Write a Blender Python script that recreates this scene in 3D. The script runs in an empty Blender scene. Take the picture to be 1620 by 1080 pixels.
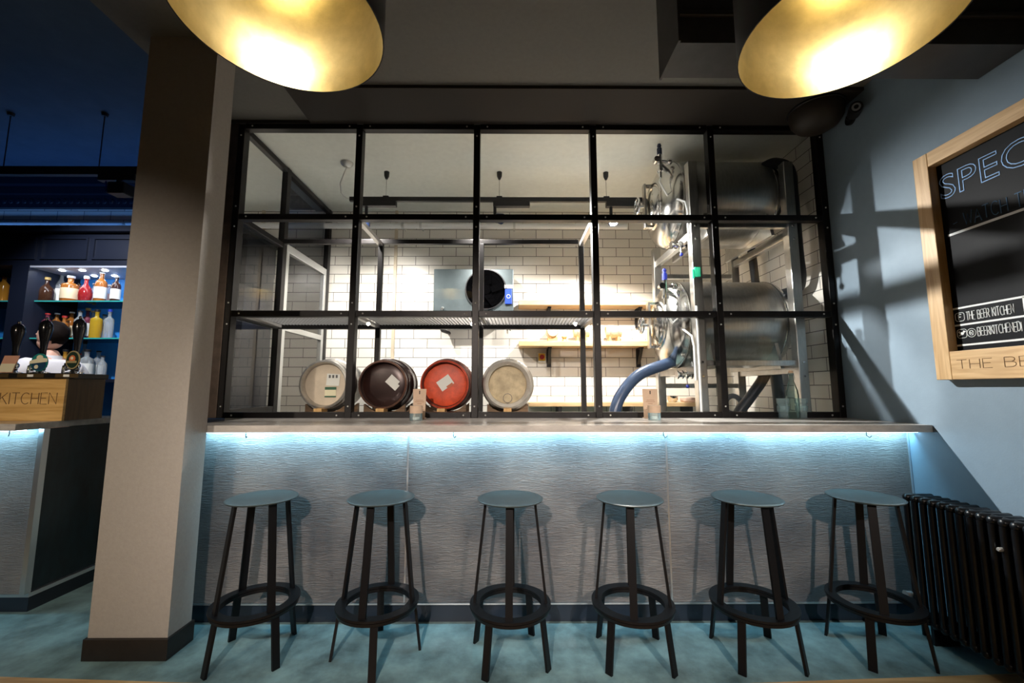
import bpy, bmesh, math, random
from math import sin, cos, pi, radians, hypot, atan2, sqrt
from mathutils import Vector, Matrix

SC = bpy.context.scene
COL = SC.collection
random.seed(7)

# ------------------------------------------------------------------ camera
F_PX = 668.0
PITCH = radians(6.44)
YAW = radians(0.35)
EYE = 1.27
cam_d = bpy.data.cameras.new('camera')
cam_d.sensor_width = 36.0
cam_d.sensor_fit = 'HORIZONTAL'
cam_d.lens = F_PX / 1620.0 * 36.0
cam_d.clip_start = 0.05
cam_d.clip_end = 60
cam = bpy.data.objects.new('camera', cam_d)
COL.objects.link(cam)
cam.location = (0, 0, EYE)
cam.rotation_euler = (pi / 2 + PITCH, 0, -YAW)
SC.camera = cam

# ------------------------------------------------------------------ world, exposure
w = bpy.data.worlds.new('world')
SC.world = w
w.use_nodes = True
w.node_tree.nodes['Background'].inputs[0].default_value = (0.12, 0.2, 0.36, 1)
w.node_tree.nodes['Background'].inputs[1].default_value = 0.02
vs = SC.view_settings
vs.view_transform = 'Standard'
vs.look = 'None'
vs.gamma = 1.0
vs.use_curve_mapping = False
vs.exposure = 0.0
SC.cycles.transparent_max_bounces = 32


def lamp(name, kind, loc, energy, color, size=0.05, size_y=None, aim=None, cone=None, blend=0.3):
    d = bpy.data.lights.new(name, kind)
    d.energy = energy
    d.color = color
    if kind == 'AREA':
        d.shape = 'RECTANGLE'
        d.size = size
        d.size_y = size_y or size
    else:
        d.shadow_soft_size = size
    if kind == 'SPOT':
        d.spot_size = radians(cone)
        d.spot_blend = blend
    o = bpy.data.objects.new(name, d)
    COL.objects.link(o)
    o.location = loc
    if aim is not None:
        o.rotation_euler = (Vector(aim) - Vector(loc)).to_track_quat('-Z', 'Y').to_euler()
    return o


WARM = (1.0, 0.78, 0.5)
COOL = (0.32, 0.74, 1.0)
NEUT = (1.0, 0.94, 0.88)
# track heads of the glazed brewing room
lamp('track_light_key', 'SPOT', (-0.03, 3.55, 2.745), 620, (1.0, 0.97, 0.93), 0.016, aim=(2.29, 2.05, 0.95), cone=72, blend=1.0)
lamp('track_light_wall', 'SPOT', (-0.30, 3.38, 2.74), 135, NEUT, 0.03, aim=(0.1, 4.45, 1.1), cone=110, blend=1.0)
lamp('track_light_cask', 'SPOT', (-1.22, 3.40, 2.72), 185, NEUT, 0.03, aim=(-1.5, 4.35, 1.0), cone=135, blend=0.9)
lamp('track_light_room', 'SPOT', (0.915, 3.48, 2.66), 190, NEUT, 0.03, aim=(0.5, 3.3, 0.0), cone=165, blend=0.3)
lamp('track_light_tank', 'SPOT', (0.915, 3.47, 2.66), 120, NEUT, 0.03, aim=(1.2, 4.3, 0.8), cone=110, blend=1.0)
# cool strips under the two worktops
lamp('strip_light_window_bar', 'AREA', (0.27, 2.432, 1.026), 22, COOL, 4.02, 0.014, aim=(0.27, 2.470, 0.998))
lamp('strip_light_main_bar', 'AREA', (-3.65, 2.535, 1.032), 8, COOL, 1.7, 0.014, aim=(-3.65, 2.575, 1.0))
# the other pendants of the room, behind the camera
REAR = (1.0, 0.85, 0.75)
lamp('pendant_light_behind', 'SPOT', (-0.62, -1.1, 2.35), 520, REAR, 0.03, aim=(-0.35, 2.45, 0.70), cone=52, blend=1.0)
lamp('pendant_light_behind_right', 'SPOT', (1.10, -1.1, 2.35), 400, REAR, 0.03, aim=(0.95, 2.45, 0.68), cone=46, blend=1.0)
lamp('pendant_light_behind_left', 'SPOT', (-2.35, -1.1, 2.35), 300, (1.0, 0.85, 0.70), 0.03, aim=(-2.3, 2.4, 0.85), cone=52, blend=1.0)
# blue glow of the main bar
lamp('bar_glow', 'AREA', (-4.3, 4.12, 2.84), 6, (0.12, 0.36, 1.0), 3.4, 0.06, aim=(-4.3, 3.9, 4.0))
lamp('alcove_downlights', 'AREA', (-3.6, 4.0, 2.41), 4, (0.85, 0.92, 1.0), 1.9, 0.06, aim=(-3.6, 4.28, 1.5))
lamp('bar_fill_spot', 'SPOT', (-3.5, 2.7, 3.0), 170, (0.93, 0.95, 1.0), 0.05, aim=(-3.95, 4.1, 1.75), cone=74, blend=0.6)  # added fill spot, evens out the light on bottle shelves and barman


# ------------------------------------------------------------------ pixel -> point (each at its own real depth)
_fw = Vector((sin(YAW) * cos(PITCH), cos(YAW) * cos(PITCH), sin(PITCH)))
_rt = Vector((cos(YAW), -sin(YAW), 0))
_up = _rt.cross(_fw)
_eye = Vector((0, 0, EYE))


def _ray(px, py):
    return _fw + _rt * ((px - 810) / F_PX) - _up * ((py - 540) / F_PX)


def onY(px, py, Y):
    d = _ray(px, py)
    return _eye + d * (Y / d.y)


def onX(px, py, X):
    d = _ray(px, py)
    return _eye + d * (X / d.x)


def onZ(px, py, Z):
    d = _ray(px, py)
    return _eye + d * ((Z - EYE) / d.z)


# ------------------------------------------------------------------ materials
MATS = {}


def mat(name, col, rough=0.5, metal=0.0, noise=0.0, nscale=8.0, bump=0.0, bscale=40.0, spec=0.5,
        stretch=(1, 1, 1), emit=None, emit_s=0.0, coat=0.0):
    if name in MATS:
        return MATS[name]
    m = bpy.data.materials.new(name)
    m.use_nodes = True
    nt = m.node_tree
    b = nt.nodes['Principled BSDF']
    b.inputs['Base Color'].default_value = (*col, 1)
    b.inputs['Roughness'].default_value = rough
    b.inputs['Metallic'].default_value = metal
    b.inputs['Specular IOR Level'].default_value = spec
    b.inputs['Coat Weight'].default_value = coat
    if emit:
        b.inputs['Emission Color'].default_value = (*emit, 1)
        b.inputs['Emission Strength'].default_value = emit_s
    if noise or bump:
        tc = nt.nodes.new('ShaderNodeTexCoord')
        mp = nt.nodes.new('ShaderNodeMapping')
        mp.inputs['Scale'].default_value = stretch
        nt.links.new(tc.outputs['Object'], mp.inputs['Vector'])
    if noise:
        n = nt.nodes.new('ShaderNodeTexNoise')
        n.inputs['Scale'].default_value = nscale
        n.inputs['Detail'].default_value = 6
        n.inputs['Roughness'].default_value = 0.65
        nt.links.new(mp.outputs['Vector'], n.inputs['Vector'])
        r = nt.nodes.new('ShaderNodeValToRGB')
        r.color_ramp.elements[0].position = 0.3
        r.color_ramp.elements[1].position = 0.7
        lo = [max(0, c * (1 - noise)) for c in col]
        hi = [min(1, c * (1 + noise)) for c in col]
        r.color_ramp.elements[0].color = (*lo, 1)
        r.color_ramp.elements[1].color = (*hi, 1)
        nt.links.new(n.outputs['Fac'], r.inputs['Fac'])
        nt.links.new(r.outputs['Color'], b.inputs['Base Color'])
    if bump:
        n2 = nt.nodes.new('ShaderNodeTexNoise')
        n2.inputs['Scale'].default_value = bscale
        n2.inputs['Detail'].default_value = 8
        nt.links.new(mp.outputs['Vector'], n2.inputs['Vector'])
        bp = nt.nodes.new('ShaderNodeBump')
        bp.inputs['Strength'].default_value = bump
        bp.inputs['Distance'].default_value = 0.01
        nt.links.new(n2.outputs['Fac'], bp.inputs['Height'])
        nt.links.new(bp.outputs['Normal'], b.inputs['Normal'])
    MATS[name] = m
    return m


def mat_wood(name, c1, c2, axis='X', rough=0.45, scale=5.0):
    if name in MATS:
        return MATS[name]
    m = bpy.data.materials.new(name)
    m.use_nodes = True
    nt = m.node_tree
    b = nt.nodes['Principled BSDF']
    b.inputs['Roughness'].default_value = rough
    tc = nt.nodes.new('ShaderNodeTexCoord')
    mp = nt.nodes.new('ShaderNodeMapping')
    s = {'X': (0.5, 6, 6), 'Y': (6, 0.5, 6), 'Z': (6, 6, 0.5)}[axis]
    mp.inputs['Scale'].default_value = s
    nt.links.new(tc.outputs['Object'], mp.inputs['Vector'])
    n = nt.nodes.new('ShaderNodeTexNoise')
    n.inputs['Scale'].default_value = scale
    n.inputs['Detail'].default_value = 8
    n.inputs['Distortion'].default_value = 1.2
    nt.links.new(mp.outputs['Vector'], n.inputs['Vector'])
    r = nt.nodes.new('ShaderNodeValToRGB')
    r.color_ramp.elements[0].position = 0.35
    r.color_ramp.elements[1].position = 0.65
    r.color_ramp.elements[0].color = (*c1, 1)
    r.color_ramp.elements[1].color = (*c2, 1)
    nt.links.new(n.outputs['Fac'], r.inputs['Fac'])
    nt.links.new(r.outputs['Color'], b.inputs['Base Color'])
    MATS[name] = m
    return m


def mat_tile(name, plane):
    m = bpy.data.materials.new(name)
    m.use_nodes = True
    nt = m.node_tree
    b = nt.nodes['Principled BSDF']
    b.inputs['Roughness'].default_value = 0.3
    tc = nt.nodes.new('ShaderNodeTexCoord')
    sp = nt.nodes.new('ShaderNodeSeparateXYZ')
    cb = nt.nodes.new('ShaderNodeCombineXYZ')
    nt.links.new(tc.outputs['Object'], sp.inputs[0])
    nt.links.new(sp.outputs['X' if plane == 'XZ' else 'Y'], cb.inputs['X'])
    nt.links.new(sp.outputs['Z'], cb.inputs['Y'])
    br = nt.nodes.new('ShaderNodeTexBrick')
    br.inputs['Scale'].default_value = 1.0
    br.inputs['Brick Width'].default_value = 0.29
    br.inputs['Row Height'].default_value = 0.1
    br.inputs['Mortar Size'].default_value = 0.003
    br.inputs['Mortar Smooth'].default_value = 0.1
    br.inputs['Bias'].default_value = 0.0
    br.inputs['Color1'].default_value = (0.80, 0.76, 0.69, 1)
    br.inputs['Color2'].default_value = (0.74, 0.70, 0.63, 1)
    br.inputs['Mortar'].default_value = (0.10, 0.09, 0.08, 1)
    nt.links.new(cb.outputs[0], br.inputs['Vector'])
    nt.links.new(br.outputs['Color'], b.inputs['Base Color'])
    bp = nt.nodes.new('ShaderNodeBump')
    bp.inputs['Strength'].default_value = 0.4
    bp.inputs['Distance'].default_value = 0.004
    bp.invert = True
    nt.links.new(br.outputs['Fac'], bp.inputs['Height'])
    nt.links.new(bp.outputs['Normal'], b.inputs['Normal'])
    MATS[name] = m
    return m


def mat_glass(name, tint=(0.96, 0.98, 0.98), ior=1.5, rough=0.0):
    """thin sheet: clear transmission with Fresnel reflection"""
    if name in MATS:
        return MATS[name]
    m = bpy.data.materials.new(name)
    m.use_nodes = True
    nt = m.node_tree
    nt.nodes.remove(nt.nodes['Principled BSDF'])
    out = nt.nodes['Material Output']
    t = nt.nodes.new('ShaderNodeBsdfTransparent')
    t.inputs[0].default_value = (*tint, 1)
    g = nt.nodes.new('ShaderNodeBsdfGlossy')
    g.inputs['Roughness'].default_value = rough
    f = nt.nodes.new('ShaderNodeFresnel')
    f.inputs['IOR'].default_value = ior
    mx = nt.nodes.new('ShaderNodeMixShader')
    nt.links.new(f.outputs[0], mx.inputs[0])
    nt.links.new(t.outputs[0], mx.inputs[1])
    nt.links.new(g.outputs[0], mx.inputs[2])
    nt.links.new(mx.outputs[0], out.inputs['Surface'])
    MATS[name] = m
    return m


def mat_emit(name, col, s):
    if name in MATS:
        return MATS[name]
    m = mat(name, (0.02, 0.02, 0.02), emit=col, emit_s=s)
    return m


# ------------------------------------------------------------------ mesh helpers
class MB:
    def __init__(self):
        self.bm = bmesh.new()

    def box(self, x0, x1, y0, y1, z0, z1, bev=0.0):
        x0, x1 = sorted((x0, x1)); y0, y1 = sorted((y0, y1)); z0, z1 = sorted((z0, z1))
        v = [self.bm.verts.new(p) for p in ((x0, y0, z0), (x1, y0, z0), (x1, y1, z0), (x0, y1, z0),
                                            (x0, y0, z1), (x1, y0, z1), (x1, y1, z1), (x0, y1, z1))]
        fs = [self.bm.faces.new([v[i] for i in q]) for q in
              ((3, 2, 1, 0), (4, 5, 6, 7), (0, 1, 5, 4), (1, 2, 6, 5), (2, 3, 7, 6), (3, 0, 4, 7))]
        if bev > 0:
            es = list({e for f in fs for e in f.edges})
            bmesh.ops.bevel(self.bm, geom=es, offset=bev, segments=2, profile=0.5, affect='EDGES')
        return self

    def bar(self, p0, p1, w, t, side=None):
        """rectangular bar between two points; side = direction of w"""
        p0, p1 = Vector(p0), Vector(p1)
        d = (p1 - p0).normalized()
        s = Vector(side) if side else (Vector((0, 0, 1)) if abs(d.z) < 0.9 else Vector((1, 0, 0)))
        s = (s - d * s.dot(d)).normalized()
        u = d.cross(s)
        rings = []
        for p in (p0, p1):
            rings.append([self.bm.verts.new(p + s * a * w / 2 + u * b * t / 2) for a, b in ((-1, -1), (1, -1), (1, 1), (-1, 1))])
        a, b = rings
        for i in range(4):
            j = (i + 1) % 4
            self.bm.faces.new((a[i], a[j], b[j], b[i]))
        self.bm.faces.new(a[::-1]); self.bm.faces.new(b)
        return self

    def lathe(self, prof, n=32, axis='Z', c=(0, 0, 0), close=False, flip=False):
        """prof: (radius, height) pairs"""
        c = Vector(c)
        rings = []
        for r, h in prof:
            ring = []
            if r < 1e-6:
                p = {'Z': (0, 0, h), 'Y': (0, h, 0), 'X': (h, 0, 0)}[axis]
                ring = [self.bm.verts.new(c + Vector(p))]
            else:
                for i in range(n):
                    a = 2 * pi * i / n
                    p = {'Z': (r * cos(a), r * sin(a), h), 'Y': (r * cos(a), h, r * sin(a)), 'X': (h, r * cos(a), r * sin(a))}[axis]
                    ring.append(self.bm.verts.new(c + Vector(p)))
            rings.append(ring)
        pairs = list(zip(rings, rings[1:]))
        if close:
            pairs.append((rings[-1], rings[0]))
        for a, b in pairs:
            if len(a) == 1 and len(b) == 1:
                continue
            for i in range(n):
                j = (i + 1) % n
                if len(a) == 1:
                    self.bm.faces.new((a[0], b[j], b[i]))
                elif len(b) == 1:
                    self.bm.faces.new((a[i], a[j], b[0]))
                else:
                    self.bm.faces.new((a[i], a[j], b[j], b[i]))
        return self

    def tube(self, pts, r, n=10, caps=True, closed=False):
        pts = [Vector(p) for p in pts]
        rs = r if isinstance(r, (list, tuple)) else [r] * len(pts)
        m = len(pts)
        rings = []
        up = None
        for i, p in enumerate(pts):
            if closed:
                t = (pts[(i + 1) % m] - pts[i - 1]).normalized()
            else:
                t = (pts[min(i + 1, m - 1)] - pts[max(i - 1, 0)]).normalized()
            if up is None:
                up = Vector((0, 0, 1)) if abs(t.z) < 0.9 else Vector((1, 0, 0))
            up = (up - t * up.dot(t))
            if up.length < 1e-5:
                up = t.orthogonal()
            up.normalize()
            s = t.cross(up)
            rings.append([self.bm.verts.new(p + (up * cos(2 * pi * k / n) + s * sin(2 * pi * k / n)) * rs[i]) for k in range(n)])
        seq = list(zip(rings, rings[1:]))
        if closed:
            seq.append((rings[-1], rings[0]))
        for a, b in seq:
            for k in range(n):
                j = (k + 1) % n
                self.bm.faces.new((a[k], a[j], b[j], b[k]))
        if caps and not closed:
            self.bm.faces.new(rings[0][::-1]); self.bm.faces.new(rings[-1])
        return self

    def cyl(self, p0, p1, r, n=20, r1=None):
        return self.tube([p0, p1], [r, r if r1 is None else r1], n)

    def ball(self, c, r, sx=1, sy=1, sz=1, n=16):
        m = Matrix.Translation(Vector(c)) @ Matrix.Diagonal((sx, sy, sz, 1))
        bmesh.ops.create_uvsphere(self.bm, u_segments=n, v_segments=max(6, n // 2), radius=r, matrix=m)
        return self

    def prism(self, poly, h0, h1, axis='Z'):
        """extrude a 2-D polygon; axis Z: (x,y), axis Y: (x,z), axis X: (y,z)"""
        def P(a, b, h):
            return {'Z': (a, b, h), 'Y': (a, h, b), 'X': (h, a, b)}[axis]
        lo = [self.bm.verts.new(P(a, b, h0)) for a, b in poly]
        hi = [self.bm.verts.new(P(a, b, h1)) for a, b in poly]
        n = len(poly)
        for i in range(n):
            j = (i + 1) % n
            self.bm.faces.new((lo[i], lo[j], hi[j], hi[i]))
        self.bm.faces.new(lo[::-1]); self.bm.faces.new(hi)
        return self

    def build(self, name, m, parent=None, smooth=None, loc=None, off=None):
        bm = self.bm
        bmesh.ops.recalc_face_normals(bm, faces=bm.faces[:])
        if off is not None:
            bmesh.ops.translate(bm, verts=bm.verts[:], vec=-Vector(off))
        if smooth is not None:
            for f in bm.faces:
                f.smooth = True
        me = bpy.data.meshes.new(name)
        bm.to_mesh(me)
        bm.free()
        if smooth is not None and smooth < 180:
            me.set_sharp_from_angle(angle=radians(smooth))
        o = bpy.data.objects.new(name, me)
        COL.objects.link(o)
        me.materials.append(m)
        if loc is not None:
            o.location = loc
        if parent is not None:
            o.parent = parent
        return o


def tag(o, label=None, cat=None, group=None, kind=None):
    if label: o['label'] = label
    if cat: o['category'] = cat
    if group: o['group'] = group
    if kind: o['kind'] = kind
    return o


def thing(name, label, cat, loc=(0, 0, 0), group=None, rz=0.0):
    o = bpy.data.objects.new(name, None)
    COL.objects.link(o)
    o.location = loc
    o.rotation_euler = (0, 0, rz)
    o.empty_display_size = 0.1
    return tag(o, label, cat, group)


def struct(name, mb, m, parent=None, smooth=None):
    o = mb.build(name, m, parent, smooth)
    o['kind'] = 'structure'
    return o


def copy_tree(o, parent=None):
    c = o.copy()
    COL.objects.link(c)
    if parent is not None:
        c.parent = parent
    for ch in list(o.children):
        copy_tree(ch, c)
    return c


def part(mb, name, m, root, smooth=None):
    """part given in world coordinates under an unrotated root"""
    return mb.build(name, m, root, smooth, off=root.location)


# ------------------------------------------------------------------ stroke lettering
def _arc(cx, cy, rx, ry, a0, a1, n=8):
    return [(cx + rx * cos(radians(a0 + (a1 - a0) * i / n)), cy + ry * sin(radians(a0 + (a1 - a0) * i / n))) for i in range(n + 1)]


GL = {
    'A': (.62, [[(0, 0), (.31, 1), (.62, 0)], [(.12, .36), (.5, .36)]]),
    'B': (.55, [[(0, 0), (0, 1)], [(0, 1), (.3, 1)] + _arc(.3, .77, .2, .23, 90, -90) + [(0, .54)], [(.3, .54)] + _arc(.3, .27, .25, .27, 90, -90) + [(0, 0)]]),
    'C': (.6, [_arc(.34, .5, .34, .5, 50, 310, 12)]),
    'D': (.58, [[(0, 0), (0, 1), (.2, 1)] + _arc(.2, .5, .38, .5, 90, -90, 10) + [(0, 0)]]),
    'E': (.48, [[(.48, 1), (0, 1), (0, 0), (.48, 0)], [(0, .52), (.4, .52)]]),
    'F': (.48, [[(.48, 1), (0, 1), (0, 0)], [(0, .52), (.4, .52)]]),
    'H': (.56, [[(0, 0), (0, 1)], [(.56, 0), (.56, 1)], [(0, .5), (.56, .5)]]),
    'I': (.04, [[(.02, 0), (.02, 1)]]),
    'K': (.54, [[(0, 0), (0, 1)], [(.52, 1), (0, .45)], [(.16, .6), (.54, 0)]]),
    'L': (.45, [[(0, 1), (0, 0), (.45, 0)]]),
    'N': (.58, [[(0, 0), (0, 1), (.58, 0), (.58, 1)]]),
    'P': (.52, [[(0, 0), (0, 1), (.28, 1)] + _arc(.28, .75, .24, .25, 90, -90) + [(0, .5)]]),
    'R': (.55, [[(0, 0), (0, 1), (.28, 1)] + _arc(.28, .75, .24, .25, 90, -90) + [(0, .5)], [(.24, .5), (.55, 0)]]),
    'S': (.5, [_arc(.25, .75, .23, .25, 40, 270, 8) + _arc(.25, .25, .25, .25, 90, -140, 8)]),
    'T': (.56, [[(0, 1), (.56, 1)], [(.28, 1), (.28, 0)]]),
    'W': (.8, [[(0, 1), (.2, 0), (.4, .8), (.6, 0), (.8, 1)]]),
    '-': (.4, [[(0, .45), (.4, .5)]]),
    ' ': (.3, []),
}


def lettering(mb, text, origin, right, up, width, height, r, gap=.16, wob=0.0):
    """sweep thin strokes for a text that fills width x height from origin"""
    right, up = Vector(right), Vector(up)
    tot = sum(GL[c][0] + gap for c in text) - gap
    x = 0
    for c in text:
        gw, strokes = GL[c]
        dy = random.uniform(-wob, wob)
        for s in strokes:
            pts = [Vector(origin) + right * ((x + a) / tot * width) + up * ((b + dy) * height) for a, b in s]
            mb.tube(pts, r, 5)
        x += gw + gap
    return mb


def block_text(text, outline, size_h, width, depth):
    """font letters as mesh in the XY plane, scaled to width x size_h"""
    cu = bpy.data.curves.new('lettering', 'FONT')
    cu.body = text
    if outline:
        cu.fill_mode = 'NONE'
        cu.bevel_depth = depth
        cu.bevel_resolution = 0
    else:
        cu.extrude = depth
    cu.resolution_u = 4
    o = bpy.data.objects.new('lettering', cu)
    COL.objects.link(o)
    bpy.context.view_layer.update()
    dg = bpy.context.evaluated_depsgraph_get()
    me = bpy.data.meshes.new_from_object(o.evaluated_get(dg))
    bpy.data.objects.remove(o)
    bpy.data.curves.remove(cu)
    xs = [v.co.x for v in me.vertices]; ys = [v.co.y for v in me.vertices]
    x0, x1, y0, y1 = min(xs), max(xs), min(ys), max(ys)
    for v in me.vertices:
        v.co.x = (v.co.x - x0) / (x1 - x0) * width
        v.co.y = (v.co.y - y0) / (y1 - y0) * size_h
        v.co.z *= 0.5
    return me

# ================================================================== SETTING
m_floor = mat('polished_concrete', (0.155, 0.25, 0.26), 0.36, noise=0.6, nscale=4.2, bump=0.08, bscale=30)
m_timber = mat_wood('floor_timber', (0.42, 0.25, 0.10), (0.60, 0.40, 0.19), 'X', 0.4)
m_ceil = mat('grey_plaster', (0.15, 0.15, 0.14), 0.85, noise=0.06, nscale=40, bump=0.05)
m_ceil_brew = mat('pale_plaster', (0.66, 0.68, 0.63), 0.8, noise=0.05, nscale=20, bump=0.05)
m_soffit = mat('brown_soffit_paint', (0.022, 0.018, 0.015), 0.8)
m_navy = mat('navy_plaster', (0.05, 0.085, 0.13), 0.7, noise=0.12, nscale=6)
m_navy_wood = mat('navy_panelling', (0.0045, 0.008, 0.021), 0.5)
m_paint = mat('warm_grey_paint', (0.36, 0.335, 0.305), 0.8, noise=0.05, nscale=60, bump=0.1, bscale=90)
m_wallgrey = mat('blue_grey_paint', (0.19, 0.265, 0.335), 0.6, noise=0.04, nscale=12, bump=0.04, bscale=120)
m_dark = mat('dark_brown_skirting', (0.012, 0.008, 0.006), 0.5, noise=0.3, nscale=20)
m_steel_blk = mat('blackened_steel', (0.008, 0.007, 0.007), 0.42, metal=0.2, spec=0.3, noise=0.35, nscale=14)
m_steel_brn = mat('raw_steel', (0.10, 0.075, 0.06), 0.4, metal=0.6, noise=0.3, nscale=10)
m_bolt = mat('bright_bolt_heads', (0.75, 0.75, 0.72), 0.3, metal=0.8)
m_pane = mat_glass('clear_pane')
m_tileb = mat_tile('white_metro_tile', 'XZ')
m_tiler = mat_tile('white_metro_tile_side', 'YZ')
m_mirrorwall = mat('room_wall_dark', (0.10, 0.085, 0.07), 0.8)

GY = 2.93           # glazing plane
XR = 2.30           # right wall
BACK = 4.45

# floors: concrete with a timber floor in front of it
edge = [(-6.5, 2.13), (-2.265, 2.047), (-1.336, 2.000), (-0.3, 1.972), (0.95, 1.982), (XR, 2.041)]
struct('floor', MB().prism(edge + [(XR, 4.45), (-6.5, 4.45)], -0.1, 0.0), m_floor)
struct('floor.001', MB().prism([(-6.5, -4.0), (XR, -4.0)] + edge[::-1], -0.1, 0.0), m_timber)
# ceilings
struct('ceiling', MB().box(-2.12, XR, -4.0, GY - 0.03, 3.22, 3.6), m_ceil)
struct('ceiling.001', MB().box(-1.99, XR, GY - 0.03, BACK, 3.205, 3.6), m_ceil_brew)
struct('ceiling.002', MB().box(-6.5, -2.12, -4.0, 4.45, 3.55, 3.65), m_navy)
struct('ceiling.003', MB().box(-2.12, -1.99, GY - 0.03, BACK, 3.205, 3.6), m_navy)
struct('trim_1', MB().box(-1.45, XR, 2.525, GY - 0.031, 3.197, 3.219), m_soffit)
struct('trim_5', MB().box(-2.12, -1.45, 2.888, 2.8995, 3.196, 3.2195), m_soffit)
# walls
struct('wall_right', MB().box(XR, XR + 0.1, -4.0, GY + 0.03, 0, 3.6), m_wallgrey)
struct('wall_right.001', MB().box(XR, XR + 0.1, GY + 0.03, BACK, 0, 3.6), m_tiler)
struct('wall_back', MB().box(-6.5, XR + 0.1, BACK, BACK + 0.1, 0, 3.6), m_tileb)
struct('wall_left', MB().box(-6.6, -6.5, -4.0, BACK + 0.1, 0, 3.65), m_navy_wood)
struct('wall_front', MB().box(-6.6, XR + 0.1, -4.1, -4.0, 0, 3.65), m_mirrorwall)
# cornice over the bar on the back wall
cm = MB()
cm.box(-6.5, -2.0, 4.30, BACK - 0.001, 3.44, 3.549)
cm.box(-6.5, -2.0, 4.36, BACK - 0.001, 3.36, 3.44)
cm.box(-6.5, -2.0, 4.40, BACK - 0.001, 3.22, 3.36)
for i in range(60):
    x = -6.4 + i * 0.072
    cm.ball((x, 4.40, 3.29), 0.026, 1, 0.5, 1.2, 8)
struct('trim_2', cm, m_navy_wood)
struct('trim_3', MB().box(-1.245, -1.215, 4.425, BACK - 0.001, 1.1, 3.204), mat('cream_trunking', (0.55, 0.46, 0.34), 0.5))
# column
struct('wall_column', MB().box(-2.0, -1.622, 2.16, 2.311, 0.0, 3.219), m_paint)
skc = MB()
skc.box(-2.012, -1.611, 2.148, 2.322, 0.0, 0.098, 0.003)
struct('baseboard_column', skc, m_dark)

# ------------------------------------------------------------------ glazed screen
PX = [-1.955, -1.096, -0.238, 0.612, 1.474, 2.277]
RZ = [1.094, 1.793, 2.494, 3.183]
win = bpy.data.objects.new('window_1', None)
COL.objects.link(win)
win.location = (0.16, GY, 1.076)
win['kind'] = 'structure'
PW = 0.046
for i, x in enumerate(PX):
    struct('post', MB().box(x - PW / 2, x + PW / 2, GY - 0.03, GY + 0.035, 1.076, 3.196, 0.003), m_steel_blk).parent = win
for o in win.children:
    o.data.transform(Matrix.Translation(-win.location))
for z in RZ:
    for a, b in zip(PX, PX[1:]):
        o = struct('rail', MB().box(a + PW / 2, b - PW / 2, GY - 0.027, GY + 0.03, z - 0.021, z + 0.021, 0.003), m_steel_blk)
        o.data.transform(Matrix.Translation(-win.location))
        o.parent = win
for a, b in zip(PX, PX[1:]):
    for z0, z1 in zip(RZ, RZ[1:]):
        o = struct('pane', MB().box(a + PW / 2, b - PW / 2, GY + 0.006, GY + 0.0062, z0 + 0.021, z1 - 0.021), m_pane)
        # one sheet only: keep the near face
        bm = bmesh.new(); bm.from_mesh(o.data)
        bm.faces.ensure_lookup_table()
        keep = min(bm.faces, key=lambda f: f.calc_center_median().y)
        bmesh.ops.delete(bm, geom=[f for f in bm.faces if f is not keep], context='FACES')
        bm.to_mesh(o.data); bm.free()
        o.data.transform(Matrix.Translation(-win.location))
        o.parent = win
bolt0 = None
for i, x in enumerate(PX):
    for j, z in enumerate(RZ):
        spots = []
        if i > 0: spots.append((x - 0.075, z, GY - 0.0275))
        if i < 5: spots.append((x + 0.075, z, GY - 0.0275))
        if j in (1, 2, 3): spots.append((x, z - 0.075, GY - 0.0305))
        if j in (1, 2): spots.append((x, z + 0.075, GY - 0.0305))
        if j == 0: spots.append((x, z + 0.06, GY - 0.0305))
        for bx, bz, by in spots:
            if bolt0 is None:
                bolt0 = struct('bolt', MB().lathe([(0.0, -0.0045), (0.004, -0.004), (0.0062, -0.001), (0.0062, 0.003)], 10, 'Y'), m_bolt, None, 60)
                bo = bolt0
            else:
                bo = bolt0.copy(); COL.objects.link(bo)
            bo.location = Vector((bx, by, bz)) - win.location
            bo.parent = win
# raw steel jamb beside the corner post
struct('trim_4', MB().box(-2.045, -1.98, GY - 0.03, GY + 0.035, 1.076, 3.204, 0.003), m_steel_brn)

# side screen of the brewing room, running back to the tiled wall
XS = -1.955
sid = bpy.data.objects.new('window_2', None)
COL.objects.link(sid)
sid.location = (XS, 3.7, 1.09)
sid['kind'] = 'structure'


def sidep(name, mb, m):
    o = struct(name, mb, m)
    o.data.transform(Matrix.Translation(-sid.location))
    o.parent = sid
    return o


for y in (3.535, 4.405):
    sidep('post', MB().box(XS - 0.025, XS + 0.025, y - 0.03, y + 0.03, 0.0, 3.195, 0.003), m_steel_blk)
for y0, y1, z in ((2.966, 3.505, 3.17), (3.565, 4.375, 3.17), (2.966, 3.505, 2.494), (2.966, 3.505, 1.793), (2.966, 3.505, 1.11)):
    sidep('rail', MB().box(XS - 0.022, XS + 0.022, y0, y1, z - 0.022, z + 0.022, 0.003), m_steel_blk)


def sheetX(x, y0, y1, z0, z1):
    b = MB()
    v = [b.bm.verts.new(p) for p in ((x, y0, z0), (x, y1, z0), (x, y1, z1), (x, y0, z1))]
    b.bm.faces.new(v)
    return b


for z0, z1 in ((1.13, 1.77), (1.815, 2.47), (2.516, 3.148)):
    sidep('pane', sheetX(XS, 2.966, 3.505, z0, z1), m_pane)
sidep('pane', sheetX(XS, 3.565, 4.375, 2.53, 3.148), m_pane)
# glazed door in the side screen
m_alu = mat('brushed_aluminium', (0.55, 0.56, 0.55), 0.35, metal=0.85)
dor = bpy.data.objects.new('door_1', None)
COL.objects.link(dor)
dor.location = (XS, 3.97, 0.0)
dor['kind'] = 'structure'


def dorp(name, mb, m):
    o = struct(name, mb, m)
    o.data.transform(Matrix.Translation(-dor.location))
    o.parent = dor
    return o


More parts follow.
